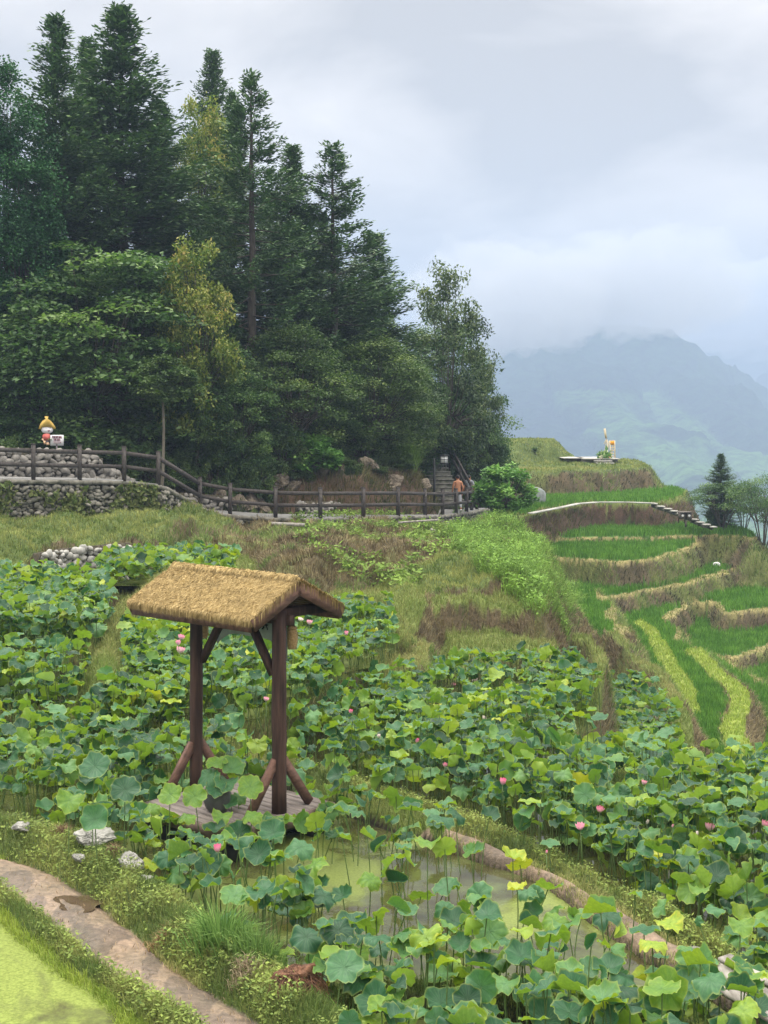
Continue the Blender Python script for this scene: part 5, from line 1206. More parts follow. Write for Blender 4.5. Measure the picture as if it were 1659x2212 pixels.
# stone path edge on the second terrace and steps with pale treads
ped = np.array([P(u, v, -.12) for u, v in [(1146, 1109), (1162, 1105.5), (1205, 1097.5), (1250, 1088), (1290, 1085), (1350, 1085), (1412, 1087)]])
mb = MB()
for a_, b_ in zip(ped[:-1], ped[1:]): mb.beam(a_, b_, .30, .07, ext=.05)
obj('stone_path', mb.mesh('stone_path', m_concrete), kind='structure')
stp = thing('field_steps', 'row of pale slab steps descending along the terrace wall past the bins', 'steps', Q(1412, 1088, 80))
o_ = Q(1412, 1088, 80)
sts = [(1412, 1088, 80.5), (1428, 1094, 80), (1443, 1099, 79.5), (1457, 1104, 79), (1471, 1109, 78.5), (1485, 1116, 78), (1500, 1122, 78), (1513, 1128, 77.5), (1526, 1133, 77), (1540, 1138, 77)]
for q in sts: 
    mb = MB(); pz = Q(*q); mb.box(pz - o_, (.40, .5, .06)); mb.obj('tread', m_concrete, stp)
mb = MB(); pts = [Q(*q) - o_ + (0, .15, -.12) for q in sts]
for a_, b_ in zip(pts[:-1], pts[1:]): mb.beam(a_, b_, .3, .16, ext=.05)
mb.obj('stringer', m_stone_dk, stp)
p = Q(1480, 1130, 77.6)
bn = thing('litter_bins', 'pair of dark litter bins with white round openings under a small roof by the steps', 'litter bins', p)
k8 = 77.6 / F * .55
for xx, nm in ((-13, 'bin'), (13, 'bin')):
    mb = MB(); mb.box((xx * k8, 0, 30 * k8 * .95), (20 * k8, .45, 22 * k8)); b2 = mb.obj(nm, m_tin, bn)
    mb = MB(); th = np.arange(12) / 12 * 6.283
    mb.add([(xx * k8 + 5.0 * k8 * math.cos(a_), -.235, 31 * k8 + 4.5 * k8 * math.sin(a_)) for a_ in th], [[list(range(12))]]); mb.obj('opening', m_white, b2)
mb = MB(); mb.box((0, 0, 44 * k8), (50 * k8, .7, 3 * k8)); mb.obj('roof', m_tin, bn)
mb = MB()
for xx in (-24, 0, 24): mb.box((xx * k8, .1, 21 * k8), (.06, .06, 42 * k8))
mb.box((1 * k8, -.1, -2 * k8), (.10, .10, 24 * k8)); mb.obj('frame', m_tin, bn)
p = Q(1548, 1142, 75.5); p[2] = zf(p[0], p[1]) + .12; mb = MB(); mb.rock((0, 0, .02), (.42, .35, .32), 3, rough=.15)
obj('white_sack', mb.mesh('white_sack', m_white), None, 'small white sack on the terrace corner under the right trees', 'sack', loc=p)
p = P(1240, 1271, -2.9)
# deck with sculpture on the top terrace
DK = Q(1285, 1000, 98); dk = thing('viewing_deck', 'pale low viewing deck with steps on top of the terraces', 'deck', DK); kd = 98 / F
mb = MB(); mb.box(((1285 - 1285 + 12) * kd, 1.6, 9.2 * kd), (78 * kd, 4.6, 1.6 * kd)); mb.box((-42 * kd, 2.4, 9.4 * kd), (46 * kd, 3.2, 1.2 * kd)); mb.obj('deck_top', m_concrete, dk)
mb = MB(); mb.box((12 * kd, 1.8, 3.5 * kd), (74 * kd, 4.0, 11 * kd)); mb.box((-38 * kd, 2.6, 4 * kd), (34 * kd, 2.4, 9 * kd)); mb.obj('deck_base', m_bigdeck, dk)
mb = MB(); mb.box((13 * kd, -.9, 5.2 * kd), (38 * kd, .6, 1.6 * kd)); mb.box((14 * kd, -1.4, 1.0 * kd), (40 * kd, .6, 1.6 * kd)); mb.obj('steps', m_concrete, dk)
zt_ = DK[2] + 10 * kd
la = thing('ladder_chair', 'tall cream ladder-back frame with an orange square panel on the deck', 'ladder chair', (DK[0], DK[1] + .5, zt_))
def X(u): return (u - 1285) * kd
mb = MB()
for a_, b_ in ((1319.5, 1321), (1329, 1331)): mb.beam((X(b_ if a_ < 1325 else b_), 0, 0), (X(a_ + 1), 0, 38 * kd), .08, .08)
for h_ in (4, 10, 17, 23, 29): mb.beam((X(1320.5), 0, h_ * kd), (X(1330), 0, h_ * kd), .07, .07)
for a_ in (1317, 1327): mb.beam((X(a_), .9, 0), (X(a_ + 2), .1, 37 * kd), .06, .06)
mb.obj('frame', m_cream, la)
mb = MB(); mb.box((X(1325), -.06, 33.5 * kd), (8.6 * kd, .05, 8.4 * kd)); mb.obj('panel', m_orange, la)
wm = thing('windmill_sculpture', 'cream windmill-like pole with one upright blade beside the ladder frame', 'sculpture', (DK[0], DK[1] + .9, zt_))
mb = MB()
for a_, b_ in ((1308, 1315), (1317, 1316), (1311, 1315)): mb.beam((X(a_), 0, 0), (X(b_ if a_ != 1311 else 1314), 0, 40 * kd), .05, .05)
mb.beam((X(1309), 0, 30 * kd), (X(1315), 0, 44 * kd), .05, .05); mb.obj('pole', m_cream, wm)
mb = MB(); mb.beam((X(1310.5), 0, 64 * kd), (X(1313.5), 0, 43 * kd), .10, 4.2 * kd, up=(1, 0, 0)); mb.beam((X(1310.5), 0, 64 * kd), (X(1313.5), 0, 43 * kd), .2, .05); mb.obj('blade', m_cream, wm)
pln = thing('planter_box', 'terracotta coloured planter box with green and pale plants on the deck', 'planter', (DK[0], DK[1] - .2, zt_))
mb = MB(); mb.box((X(1305), 0, 1.6 * kd), (22 * kd, .7, 3.6 * kd)); mb.obj('box', m_planter, pln)
r = RS(8); m = 500; c3 = np.stack([X(1304) + r.normal(0, 4.5 * kd, m), r.normal(0, .2, m), 3.5 * kd + np.abs(r.normal(0, 3.6 * kd, m))], 1); a3 = r.normal(0, .09, (m, 3)); b3 = r.normal(0, .06, (m, 3))
m_leafmix = leafy('planter_foliage', [(0, (.04, .12, .03)), (.6, (.14, .26, .06)), (1, (.6, .6, .42))], .2)
obj('plants', mesh_np('plants', np.stack([c3, c3 + a3 + b3, c3 + 2 * a3, c3 + a3 - b3], 1).reshape(-1, 3), [np.arange(4 * m).reshape(-1, 4)], m_leafmix, {'t': np.repeat(r.rand(m), 4)}), pln)

# ------------------------------------------------------------------ trees
def quads(P0, A, B):   # rhombs: base, side, tip, side
    return np.stack([P0, P0 + A * .5 + B, P0 + A, P0 + A * .5 - B], 1).reshape(-1, 3)
def conifer(seed, Hh=18., R=3.0, start=.12, dens=1.0, ntrunk=1, airy=False, rounded=False):
    r = RS(seed); tr = MB(); PP, AA, BB, TT = [], [], [], []
    zs = np.linspace(0, Hh * .99, 14); wob = r.normal(0, .05, (14, 2)).cumsum(0) * .5
    tr.tube(np.stack([wob[:, 0], wob[:, 1], zs], 1), .26 * (1 - zs / Hh) + .02, 8)
    nb = int(300 * dens); 
    for i in range(nb):
        f = (i + r.rand()) / nb; f = start + (1 - start) * f ** .9; z = f * Hh
        t0 = (f - start) / (1 - start)
        if rounded: L = R * (max(.03, 1 - t0 ** 2.2)) ** .6 * r.uniform(.7, 1.1)
        else: L = R * min(1.0, 1.75 * (1 - t0) ** 1.05 + .02) * r.uniform(.40, 1.18) * (1 - .25 * math.exp(-((t0 - .0) / .10) ** 2)) + .12
        if airy and r.rand() < .25: continue
        az = i * 2.4 + r.normal(0, 1.2); el = -.28 + .75 * t0 + r.normal(0, .2)
        d = np.array((math.cos(az) * math.cos(el), math.sin(az) * math.cos(el), math.sin(el)))
        n = max(4, int(L / .13)); s = np.linspace(.22 if not airy else .4, 1, n); q = s[:, None] * L * d + np.array((0, 0, z)); q[:, 2] -= .18 * L * np.sin(s * math.pi) * .6
        q[:, 2] += .14 * L * s ** 3
        xw = np.interp(z, zs, wob[:, 0]); yw = np.interp(z, zs, wob[:, 1]); q[:, 0] += xw; q[:, 1] += yw
        if i % 2 == 0: tr.tube(np.array([(xw, yw, z), q[n // 2], q[-1]]), [.05 * (1 - f) + .02, .025, .008], 3, cap=False)
        m = 8; base = np.repeat(q, m, 0); k = len(base)
        side = r.uniform(-1, 1, k) * 1.2; ca, sa = np.cos(side), np.sin(side)
        A = np.stack([d[0] * ca - d[1] * sa, d[0] * sa + d[1] * ca, np.full(k, d[2] * .5) + r.normal(.12, .30, k)], 1)
        A /= np.linalg.norm(A, axis=1)[:, None]; ln = r.uniform(.16, .38, k) * (1.1 - .25 * np.repeat(s, m))
        A = A * ln[:, None]; Bv = np.cross(A, r.normal(0, .5, (k, 3)) + np.array((0, 0, 1))); Bv = Bv / (np.linalg.norm(Bv, axis=1)[:, None] + 1e-6) * r.uniform(.03, .065, k)[:, None]
        base = base + r.normal(0, .13, (k, 3)) * np.array((1, 1, .8))
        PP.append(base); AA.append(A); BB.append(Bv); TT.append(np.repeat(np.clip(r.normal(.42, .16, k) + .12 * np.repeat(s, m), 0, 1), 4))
    V = quads(np.concatenate(PP), np.concatenate(AA), np.concatenate(BB)); t_ = np.concatenate(TT)
    return V, t_, tr, (Hh, R)
def broad(seed, Hh=9., R=3.0, bottom=.25, ncl=70, lpc=330, leaf=.13, flat=.55, tips=.0, spread=.75, stems=0):
    r = RS(seed); tr = MB(); PP, AA, BB, TT = [], [], [], []
    zc0, zc1 = Hh * bottom, Hh
    top = np.array((r.normal(0, .2), r.normal(0, .2), Hh * (bottom + .35)))
    if not stems: tr.tube([(0, 0, 0), (.08, .03, Hh * bottom * .6), top], [.17, .13, .07], 8)
    for q_ in range(stems):
        a_ = q_ / stems * 6.28 + r.normal(0, .3); rr_ = R * r.uniform(.45, .95); tz = Hh * r.uniform(.6, .85)
        p0, p1, p2 = np.array((0.1 * math.cos(a_), .1 * math.sin(a_), 0)), np.array((rr_ * .35 * math.cos(a_), rr_ * .35 * math.sin(a_), tz * .5)), np.array((rr_ * math.cos(a_ + .2), rr_ * math.sin(a_ + .2), tz))
        tr.tube([p0, p1, p2], [.07, .05, .02], 5, cap=False)
        for w_ in range(3): tr.tube([p1 + (p2 - p1) * .2 * w_, p1 + (p2 - p1) * .3 * w_ + (r.normal(0, .4), r.normal(0, .4), .6), p2 + r.normal(0, .6, 3)], [.03, .02, .01], 4, cap=False)
    for i in range(ncl):
        while True:
            p = r.uniform(-1, 1, 3)
            q = np.linalg.norm(p)
            if .35 < q < 1 : break
        if r.rand() < .7: p = p / q * r.uniform(.72, 1.0)
        prof = 1.0 if p[2] < 0 else (1 - .25 * p[2])
        c = np.array((p[0] * R * prof, p[1] * R * prof, (zc0 + zc1) / 2 + p[2] * (zc1 - zc0) / 2))
        sz = R * r.uniform(.16, .30) * spread
        k = int(lpc * r.uniform(.6, 1.3)); g = r.normal(0, 1, (k, 3)); g /= (np.linalg.norm(g, axis=1)[:, None]) ; g *= (r.rand(k) ** .45)[:, None]
        g[:, 2] = g[:, 2] * flat; P0 = c + g * sz * 1.6
        P0[:, 2] -= .15 * ((P0[:, 0] - c[0]) ** 2 + (P0[:, 1] - c[1]) ** 2) / max(sz, .1)
        A = r.normal(0, 1, (k, 3)); A[:, 2] = A[:, 2] * .45 - .15; A /= np.linalg.norm(A, axis=1)[:, None]; A *= (leaf * r.uniform(.6, 1.35, k))[:, None]
        Bv = np.cross(A, r.normal(0, .45, (k, 3)) + np.array((0, 0, 1))); Bv = Bv / (np.linalg.norm(Bv, axis=1)[:, None] + 1e-6) * (leaf * r.uniform(.2, .36, k))[:, None]
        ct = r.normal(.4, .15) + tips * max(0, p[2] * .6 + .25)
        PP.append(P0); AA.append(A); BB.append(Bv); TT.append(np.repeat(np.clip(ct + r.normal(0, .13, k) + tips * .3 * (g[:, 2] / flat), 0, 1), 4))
        if i % 2 == 0 and not stems:
            m = top * .6 + c * .4 * np.array((1, 1, .6)); m[2] = min(m[2], c[2]); tr.tube([top * r.uniform(.5, 1), m, c], [.055, .035, .012], 4, cap=False)
    V = quads(np.concatenate(PP), np.concatenate(AA), np.concatenate(BB)); return V, np.concatenate(TT), tr, (Hh, R)
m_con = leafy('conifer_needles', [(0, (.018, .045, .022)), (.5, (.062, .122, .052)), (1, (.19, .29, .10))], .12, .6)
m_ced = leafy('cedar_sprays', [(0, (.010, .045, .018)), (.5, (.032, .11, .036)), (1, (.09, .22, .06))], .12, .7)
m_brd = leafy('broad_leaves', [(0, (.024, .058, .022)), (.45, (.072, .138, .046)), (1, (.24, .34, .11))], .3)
m_drk = leafy('dark_leaves', [(0, (.014, .036, .014)), (.5, (.048, .088, .028)), (1, (.20, .25, .08))], .16)  # darker leaf ramp for the airy trees
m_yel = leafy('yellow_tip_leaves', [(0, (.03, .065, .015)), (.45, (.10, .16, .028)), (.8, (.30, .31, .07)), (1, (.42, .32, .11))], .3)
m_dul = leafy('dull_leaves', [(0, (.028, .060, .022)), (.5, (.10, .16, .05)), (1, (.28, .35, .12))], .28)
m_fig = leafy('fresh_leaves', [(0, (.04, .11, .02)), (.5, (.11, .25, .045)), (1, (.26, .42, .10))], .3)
protos = {}
def P3(key, data, mat, bark=m_bark):
    V, t_, tr, dim = data
    protos[key] = (mesh_np('crown', V, [np.arange(len(V)).reshape(-1, 4)], mat, {'t': t_}), tr.mesh('trunk', bark, True), dim, len(V) // 4)
    print(key, len(V) // 4)
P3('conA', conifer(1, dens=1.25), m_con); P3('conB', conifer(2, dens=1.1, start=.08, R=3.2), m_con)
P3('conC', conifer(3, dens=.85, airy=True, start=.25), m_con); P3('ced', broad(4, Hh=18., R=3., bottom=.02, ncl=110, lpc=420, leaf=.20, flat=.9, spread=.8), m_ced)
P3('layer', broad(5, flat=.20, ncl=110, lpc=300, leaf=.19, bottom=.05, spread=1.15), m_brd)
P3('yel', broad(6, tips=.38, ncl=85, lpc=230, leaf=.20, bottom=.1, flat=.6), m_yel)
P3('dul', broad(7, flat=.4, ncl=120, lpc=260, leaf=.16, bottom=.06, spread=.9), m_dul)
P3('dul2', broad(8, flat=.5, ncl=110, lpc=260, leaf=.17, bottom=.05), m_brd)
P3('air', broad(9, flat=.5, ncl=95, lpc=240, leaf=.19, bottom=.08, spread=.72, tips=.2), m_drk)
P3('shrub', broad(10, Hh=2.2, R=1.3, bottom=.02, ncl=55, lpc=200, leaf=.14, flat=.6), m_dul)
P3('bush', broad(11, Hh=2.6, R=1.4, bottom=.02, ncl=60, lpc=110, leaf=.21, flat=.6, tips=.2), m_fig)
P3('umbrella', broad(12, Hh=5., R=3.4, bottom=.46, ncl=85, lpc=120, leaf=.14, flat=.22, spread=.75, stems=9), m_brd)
def tree(key, name, cat, label, u, vtop, hwpx, d, vbase=None, group=None, rz=None, deep=1.0):
    x = (u - CX) / F * d; zg = zf(x, d) - .15 if vbase is None else Q(u, vbase, d)[2]
    top = Q(u, vtop, d)[2]; cr, tk, (Hh, R), _ = protos[key]
    sx = hwpx * d / F / R * (1.25 if key.startswith('con') and u < 1200 else 1.0); sz = (top - zg) / Hh
    root = thing(name, label, cat, (x, d, zg), rz if rz is not None else (u * 1.37) % 6.28, group, (sx, sx * deep, sz))
    obj('trunk', tk, root); obj('crown', cr, root)
    return root
T = tree
T('ced', 'cedar_tree', 'cedar', 'dark green rounded cedar cut by the left edge', 15, 118, 120, 54)
T('ced', 'cedar_tree', 'cedar', 'lower dark cedar bulging under the left edge cedar', 55, 335, 85, 53.5)
T('conB', 'conifer_tree', 'conifer', 'tall conifer with two thin trunks showing, second from the left edge', 112, 42, 135, 57)
T('conA', 'conifer_tree', 'conifer', 'dark conifer shoulder between the two tallest left conifers', 185, 88, 95, 64)
T('conA', 'conifer_tree', 'conifer', 'tallest dense conifer, highest top in the picture', 278, 24, 165, 60)
T('conB', 'conifer_tree', 'conifer', 'dark conifer filling the gap right of the tallest one', 345, 225, 110, 63)
T('conA', 'conifer_tree', 'conifer', 'narrow conifer top standing alone above the yellowish tree', 458, 118, 85, 70)
T('conB', 'conifer_tree', 'conifer', 'shorter conifer behind the yellowish tree', 505, 205, 80, 68)
T('yel', 'broadleaf_tree', 'tree', 'yellowish broadleaf tree top between the conifers', 432, 200, 80, 66)
T('conC', 'conifer_tree', 'conifer', 'conifer with long bare dark trunk showing through its thin crown', 545, 168, 115, 58)
T('conA', 'conifer_tree', 'conifer', 'conifer half hidden on the right of the bare trunk one', 632, 322, 95, 62)
T('conB', 'conifer_tree', 'conifer', 'bushy low conifer filling below the bare trunk', 585, 420, 120, 66)
T('conC', 'conifer_tree', 'conifer', 'rightmost tall conifer with slim spire against the cloud', 723, 318, 120, 62)
T('conA', 'conifer_tree', 'conifer', 'lower conifer right of the slim spire', 802, 510, 105, 66)
T('conB', 'conifer_tree', 'conifer', 'conifer filling behind the slim spire on its left', 690, 470, 100, 70)
T('yel', 'broadleaf_tree', 'tree', 'yellow-tipped broadleaf tree in front of the conifers', 425, 505, 95, 53.5)
T('layer', 'broadleaf_tree', 'tree', 'large dark tree with horizontal leaf layers above the sign', 205, 505, 215, 53)
T('layer', 'broadleaf_tree', 'tree', 'lower dark layered tree at the left above the fence', 60, 640, 130, 52)
T('dul', 'broadleaf_tree', 'tree', 'dull green tree with bare fan of stems above the rocks', 628, 690, 125, 57)
T('dul', 'broadleaf_tree', 'tree', 'wide dull green tree left of the stairs', 812, 712, 125, 61, rz=2.2)
T('dul2', 'broadleaf_tree', 'tree', 'dark tree between the yellow-tipped one and the rocks', 515, 770, 95, 54.5)
T('air', 'broadleaf_tree', 'tree', 'airy broadleaf tree with gaps of sky, last before the mountain', 968, 562, 102, 72)
T('dul2', 'broadleaf_tree', 'tree', 'feathery light green tree under the airy one', 905, 745, 70, 71)
T('dul2', 'broadleaf_tree', 'tree', 'big dark tree over the stairs at the right end of the wood', 1012, 770, 98, 78)
T('air', 'broadleaf_tree', 'tree', 'ragged tree with branches reaching out toward the mountain', 1030, 740, 60, 77)
T('dul2', 'broadleaf_tree', 'tree', 'low dark tree behind the round bright bush', 1045, 880, 62, 76)
T('dul', 'broadleaf_tree', 'tree', 'dark tree in the middle of the wood behind the dull green ones', 720, 640, 110, 66, rz=1)
T('dul2', 'broadleaf_tree', 'tree', 'shaded tree behind the layered tree', 330, 600, 120, 58, rz=1)
for a_ in [('dul2', 'broadleaf_tree', 'tree', 'mid-green tree filling the wood between the dull green ones', 700, 745, 90, 59.5), ('dul', 'broadleaf_tree', 'tree', 'leaning mid-green tree above the pale sloping shrub', 880, 800, 68, 66),
 ('dul2', 'broadleaf_tree', 'tree', 'broad tree behind the airy one closing the wood', 960, 660, 95, 80), ('dul', 'broadleaf_tree', 'tree', 'dense tree under the slim spire conifer', 780, 600, 100, 70), ('dul2', 'broadleaf_tree', 'tree', 'green tree in the left shade behind the sign', 120, 740, 110, 55),
 ('dul2', 'broadleaf_tree', 'tree', 'low green tree right of the slender pale trunk', 430, 800, 80, 54)]: T(*a_)
# slender pale trunk
x = Q(352, 985, 50); zb = zf(x[0], x[1]); sl_ = thing('slender_tree', 'slender pale trunk rising from the walkway edge under the layered tree', 'tree', (x[0], x[1], zb - .1))
mb = MB(); zz_ = Q(352, 830, 50)[2] - zb; mb.tube([(-.08, 0, 0), (0, 0, zz_ * .3), (.03, 0, zz_ * .65), (-.02, 0, zz_)], [.07, .06, .05, .04], 8); mb.obj('trunk', m_palebark, sl_, smooth=True)
cr = protos['shrub'][0]; obj('crown', cr, sl_, loc=(0, 0, zz_ - .6), scale=(1, 1, .8))
# shrubs
shl = 'dark shrub in the undergrowth under the trees behind the fence'
SH = sorted([(-40, 880, 90, 53), (30, 900, 70, 54), (190, 890, 80, 54), (250, 870, 80, 54.5), (300, 900, 60, 53.5), (345, 870, 70, 56), (400, 900, 60, 54.5), (450, 880, 60, 55), (500, 900, 65, 55), (555, 890, 60, 56), (610, 900, 60, 57), (720, 860, 70, 61), (770, 900, 60, 60.5), (830, 900, 60, 63), (870, 890, 50, 66), (100, 860, 80, 56), (905, 930, 45, 74), (1010, 960, 50, 76), (1060, 975, 40, 78), (965, 900, 60, 81), (140, 800, 120, 60), (20, 760, 120, 60), (400, 760, 110, 62), (560, 800, 110, 64)])
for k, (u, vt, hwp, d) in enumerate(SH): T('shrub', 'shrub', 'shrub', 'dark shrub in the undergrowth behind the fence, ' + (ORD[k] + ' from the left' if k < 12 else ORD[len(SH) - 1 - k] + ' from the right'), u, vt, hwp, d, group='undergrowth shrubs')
for (u, vt, hwp, d, key, lab) in [(600, 915, 55, 55.5, 'shrub', 'green shrub hanging over the cut rocks left of the pale one'), (560, 960, 45, 54.6, 'shrub', 'dark shrub draped over the rocks above the lower fence'), (470, 960, 40, 53.6, 'shrub', 'small dark shrub above the leftmost rock'), (640, 980, 45, 56.0, 'shrub', 'ragged shrub over the middle rocks'), (790, 1000, 45, 59.0, 'shrub', 'low shrub above the middle cobble wall'), (850, 985, 45, 61.0, 'shrub', 'low shrub just left of the arching grass clump'), (20, 945, 60, 49.5, 'shrub', 'dark shrub behind the cobble wall left of the cutout figure'), (190, 950, 55, 50.5, 'shrub', 'dark shrub behind the cobble wall right of the sign board'), (262, 945, 55, 51.5, 'shrub', 'dark shrub behind the third fence post from the left'), (325, 955, 50, 52.0, 'shrub', 'dark shrub beside the slender trunk'), (395, 985, 45, 53.0, 'shrub', 'low shrub behind the sloping fence rails'), (672, 935, 65, 56.3, 'bush', 'pale yellowish shrub sloping down the rock edge'), (735, 985, 45, 57.5, 'shrub', 'small shrub at the foot of the pale sloping shrub'), (515, 930, 50, 54, 'shrub', 'green shrub above the leftmost rocks')]:
    T(key, 'shrub', 'shrub', lab, u, vt, hwp, d)
T('bush', 'round_bush', 'bush', 'round bright green big-leaved bush at the end of the fence', 1087, 1000, 64, 63.5, vbase=1118)
# bank fern tuft near the stairs
r = RS(5); m = 700; pt = Q(866, 1008, 62.5); X_ = pt[0] + r.normal(0, .3, m); Y_ = pt[1] + r.normal(0, .2, m); f = r.rand(m)[:, None]
blades('grass_tuft', X_, Y_, np.full(m, pt[2]) + r.normal(0, .2, m), r.uniform(.8, 1.9, m), np.full(m, .035), r.uniform(.5, 1.0, m), r.normal(-1.3, .9, m), np.array((.10, .2, .04)) * (1 - f) + np.array((.26, .38, .1)) * f, m_blade, kind=None, label='long arching silver grass clump hanging left of the stairs', cat='grass tuft')
# right hand trees
T('conA', 'conifer_tree', 'conifer', 'small dark conifer standing at the right terrace end', 1561, 982, 46, 80, vbase=1150)
T('umbrella', 'spreading_tree', 'tree', 'flat spreading tree around the small right conifer', 1560, 1040, 74, 79, vbase=1150)
T('shrub', 'shrub', 'shrub', 'dark shrub at the foot of the right conifer', 1543, 1085, 22, 81, vbase=1148)
T('umbrella', 'spreading_tree', 'tree', 'fine-leaved spreading tree with fan of bare stems at the right edge', 1648, 1026, 78, 76, vbase=1195)
T('umbrella', 'spreading_tree', 'tree', 'thin spreading tree between the conifer and the right edge tree', 1606, 1048, 48, 80, vbase=1160)
T('umbrella', 'spreading_tree', 'tree', 'spreading tree half outside the right edge', 1690, 1060, 60, 78, vbase=1200)
for (u, ub, d, vb, vt) in ((1640, 1602, 76, 1190, 1080), (1640, 1622, 76, 1190, 1070), (1640, 1650, 76, 1192, 1070), (1640, 1668, 76, 1190, 1080)): pass
# small palm
p = Q(1156, 952, 94); r = RS(2); p[1] = 101; p[0] = (1156 - CX) / F * 101; p[2] = zf(p[0], p[1]); palm = thing('small_palm', 'tiny palm standing out on the top terrace skyline', 'palm', p)
hp = .28
mb = MB(); mb.tube([(0, 0, -.2), (0, 0, hp)], .07, 6); mb.obj('trunk', m_bark, palm)
m = 160; P0 = np.repeat([[0, 0, hp]], m, 0); a = r.uniform(0, 6.28, m); el = r.uniform(-.5, 1.2, m); A = np.stack([np.cos(a) * np.cos(el), np.sin(a) * np.cos(el), np.sin(el)], 1) * r.uniform(.25, .5, m)[:, None]; Bv = np.cross(A, (0, 0, 1.)) * .12
obj('fronds', mesh_np('fronds', quads(P0, A, Bv), [np.arange(4 * m).reshape(-1, 4)], m_dul, {'t': np.repeat(r.rand(m) * .6, 4)}), palm)

# ------------------------------------------------------------------ mountains
def ridge(pts): return np.array([Q(*p) for p in pts])
RG = [
 (ridge([(900, 820, 2300), (1000, 740, 2300), (1090, 700, 2250), (1160, 676, 2200), (1240, 690, 2200), (1310, 702, 2150), (1365, 702, 2100), (1392, 738, 2050), (1425, 772, 2000), (1460, 800, 1950), (1505, 828, 1850), (1560, 872, 1750), (1620, 930, 1650), (1750, 1010, 1500)]), .75),
 (ridge([(1300, 760, 3600), (1440, 742, 3600), (1540, 736, 3600), (1620, 734, 3600), (1900, 700, 3600)]), .6),
 (ridge([(1500, 850, 2900), (1600, 832, 2900), (1700, 806, 2900), (1900, 760, 2900)]), .55),
 (ridge([(1240, 730, 2100), (1255, 800, 1900), (1310, 865, 1700), (1370, 915, 1550), (1440, 970, 1400), (1500, 1020, 1250), (1600, 1110, 1050), (1700, 1190, 900)]), .62),
 (ridge([(1365, 712, 2080), (1410, 850, 1900), (1480, 905, 1700), (1560, 960, 1550), (1640, 1020, 1400), (1800, 1120, 1200)]), .62),
 (ridge([(1130, 720, 2150), (1130, 800, 1950), (1150, 880, 1750), (1220, 960, 1500), (1300, 1030, 1300)]), .62),
 (ridge([(1030, 740, 2250), (1000, 850, 1900), (1020, 950, 1600), (1100, 1040, 1350)]), .6),
]
mx_n, my_n = 420, 380
ms = np.linspace(-.42, .46, mx_n); mly = np.linspace(math.log(480), math.log(4200), my_n)
MS, ML = np.meshgrid(ms, mly); MY = np.exp(ML); MX = MS * MY
Xf, Yf = MX.ravel(), MY.ravel()
Zm = np.full(Xf.shape, -260.0) + 60 * fbm(Xf / 300, Yf / 300, 4); near = np.full(Xf.shape, 1e9); rid = np.zeros(Xf.shape, int)
er = (fbm(Xf / 170, Yf / 170, 5) - .5); er2 = 1 - 2 * np.abs(fbm(Xf / 90 + 5, Yf / 160, 5) - .5) * 2
for k, (w, sl2) in enumerate(RG):
    for i in range(len(w) - 1):
        d, t_ = segdist(Xf, Yf, w[i, :2], w[i + 1, :2]); z = w[i, 2] + t_ * (w[i + 1, 2] - w[i, 2]); h = z - sl2 * d * (1 + .25 * er)
        q = h > Zm; Zm = np.where(q, h, Zm); near = np.where(q, d, near); rid = np.where(q, k, rid)
Zm = Zm + np.clip(near / 60, 0, 1) * (er * 75 + er2 * 34) + 9 * (fbm(Xf / 14, Yf / 14, 3) - .5)
u_m = CX + F * Xf / Yf
bam = ((rid == 3) | (rid == 4)) & (Zm < 40)
bam_f = np.where(bam, np.clip(1.2 - near / 75, 0, 1) * np.clip((fbm(Xf / 60, Yf / 60, 4) - .28) * 5, 0, 1), 0)
Cm = np.array((.020, .042, .018)) * (1 - bam_f[:, None]) + np.array((.075, .15, .04)) * bam_f[:, None]
m_mtn, t, b = M_('mountain_forest')
a = N(t, 'ShaderNodeAttribute', attribute_name='Col'); n = noise_tex(t, .055, 7, .7)
t.links.new(mixc(t, a.outputs['Color'], ramp(t, n, [(.36, (.4, .45, .5)), (.64, (1.7, 1.65, 1.5))]), 1.0, 'MULTIPLY'), b.inputs['Base Color']); b.inputs['Roughness'].default_value = 1; b.inputs['Specular IOR Level'].default_value = 0
bump(t, n, 1.0, 14, b)
ii = (np.arange(my_n - 1)[:, None] * mx_n + np.arange(mx_n - 1)[None]).ravel()
obj('mountains', mesh_np('mountains', np.stack([Xf, Yf, Zm], 1), [np.stack([ii, ii + 1, ii + mx_n + 1, ii + mx_n], 1)], m_mtn, smooth=True, colors=Cm), kind='structure')
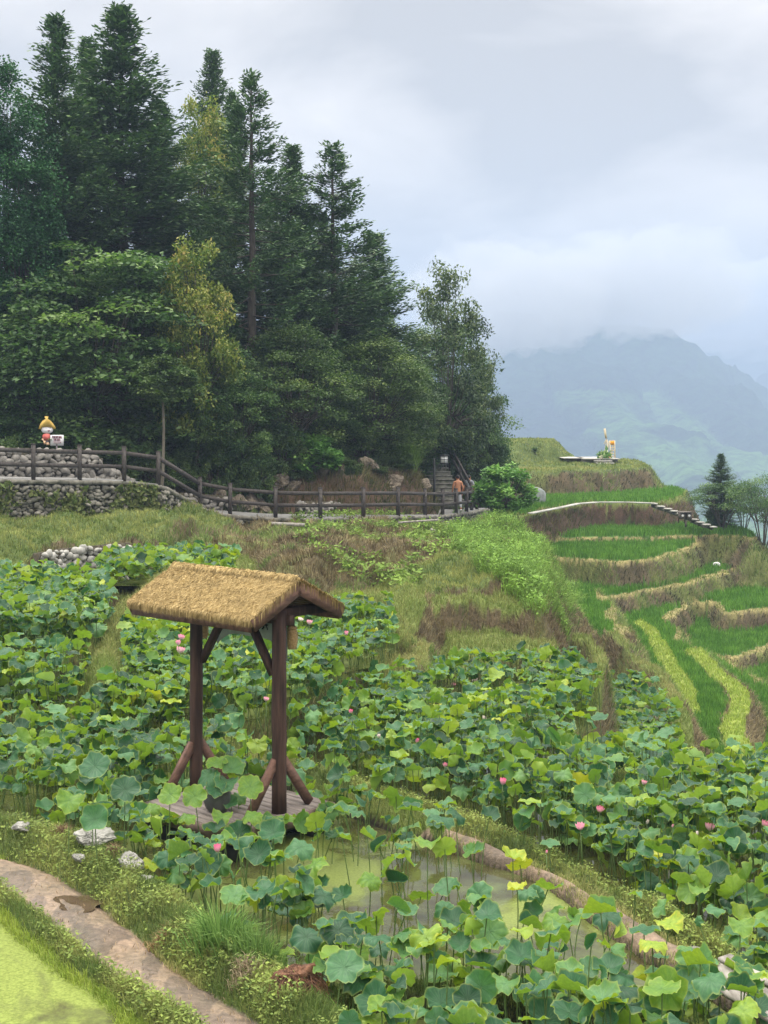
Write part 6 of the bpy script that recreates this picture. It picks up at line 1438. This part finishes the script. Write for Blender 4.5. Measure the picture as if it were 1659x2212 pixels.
# the valley floor that carries everything to the horizon
mb = MB(); mb.add([(-9000, -500, -300), (9000, -500, -300), (9000, 12000, -300), (-9000, 12000, -300)], [[[0, 1, 2, 3]]]); obj('valley_floor', mb.mesh('valley_floor', simple('valley_forest', (.02, .04, .018), (.05, .09, .03), .02, 1, 0)), kind='structure')

# ------------------------------------------------------------------ haze and low cloud
def vol(name, dens, colr, aniso=0.0):
    m = bpy.data.materials.new(name); m.use_nodes = True; t = m.node_tree; t.nodes.remove(t.nodes['Principled BSDF'])
    v = N(t, 'ShaderNodeVolumePrincipled'); v.inputs['Color'].default_value = colr + (1,); v.inputs['Density'].default_value = dens; v.inputs['Anisotropy'].default_value = aniso
    t.links.new(v.outputs[0], t.nodes['Material Output'].inputs['Volume']); return m
mb = MB(); mb.box((0, 2150, (-301 + 262) / 2.), (5200, 4700, 563))
hz_ = mb.obj('haze', vol('haze_air', .00062, (.40, .51, .70)), kind='stuff'); hz_['label'] = 'pale blue haze fading the mountains'; hz_['category'] = 'haze'

ICO5 = ico(5)
def cloudbank(u0, u1, v0, v1, d, thick, seed, label, dens=.016):  # low cloud over the mountain tops: lumpy volume blob inside the haze box
    c = Q((u0 + u1) / 2, (v0 + v1) / 2, d); V, Fc5 = ICO5; r = RS(seed)
    f = fbm(V[:, 0] * 4.5 + seed * 3.1, V[:, 2] * 2.2 + V[:, 1] * 2 + 7, 5) - .5; g_ = fbm(V[:, 0] * 11 + seed, V[:, 2] * 5 + V[:, 1] * 5, 4) - .5
    W = V * (1 + .75 * f[:, None] + .35 * g_[:, None]); W = W * np.array(((u1 - u0) / 2 * d / F, thick / 2, (v1 - v0) / 2 * d / F))
    me = mesh_np('low_cloud', W, [Fc5], vol('cloud_air', dens, (.72, .73, .745)))
    obj('low_cloud', me, None, label, 'cloudbank', None, 'stuff', c)
cloudbank(860, 1330, 530, 770, 1650, 420, 1, 'low cloud bank hiding the left shoulder of the big mountain', .0065)
cloudbank(1150, 1600, 500, 730, 1750, 420, 2, 'low cloud bank covering the mountain summit', .0065)
cloudbank(1380, 2000, 560, 775, 2900, 520, 3, 'cloud bank lying along the farther ridge at the right', .005)
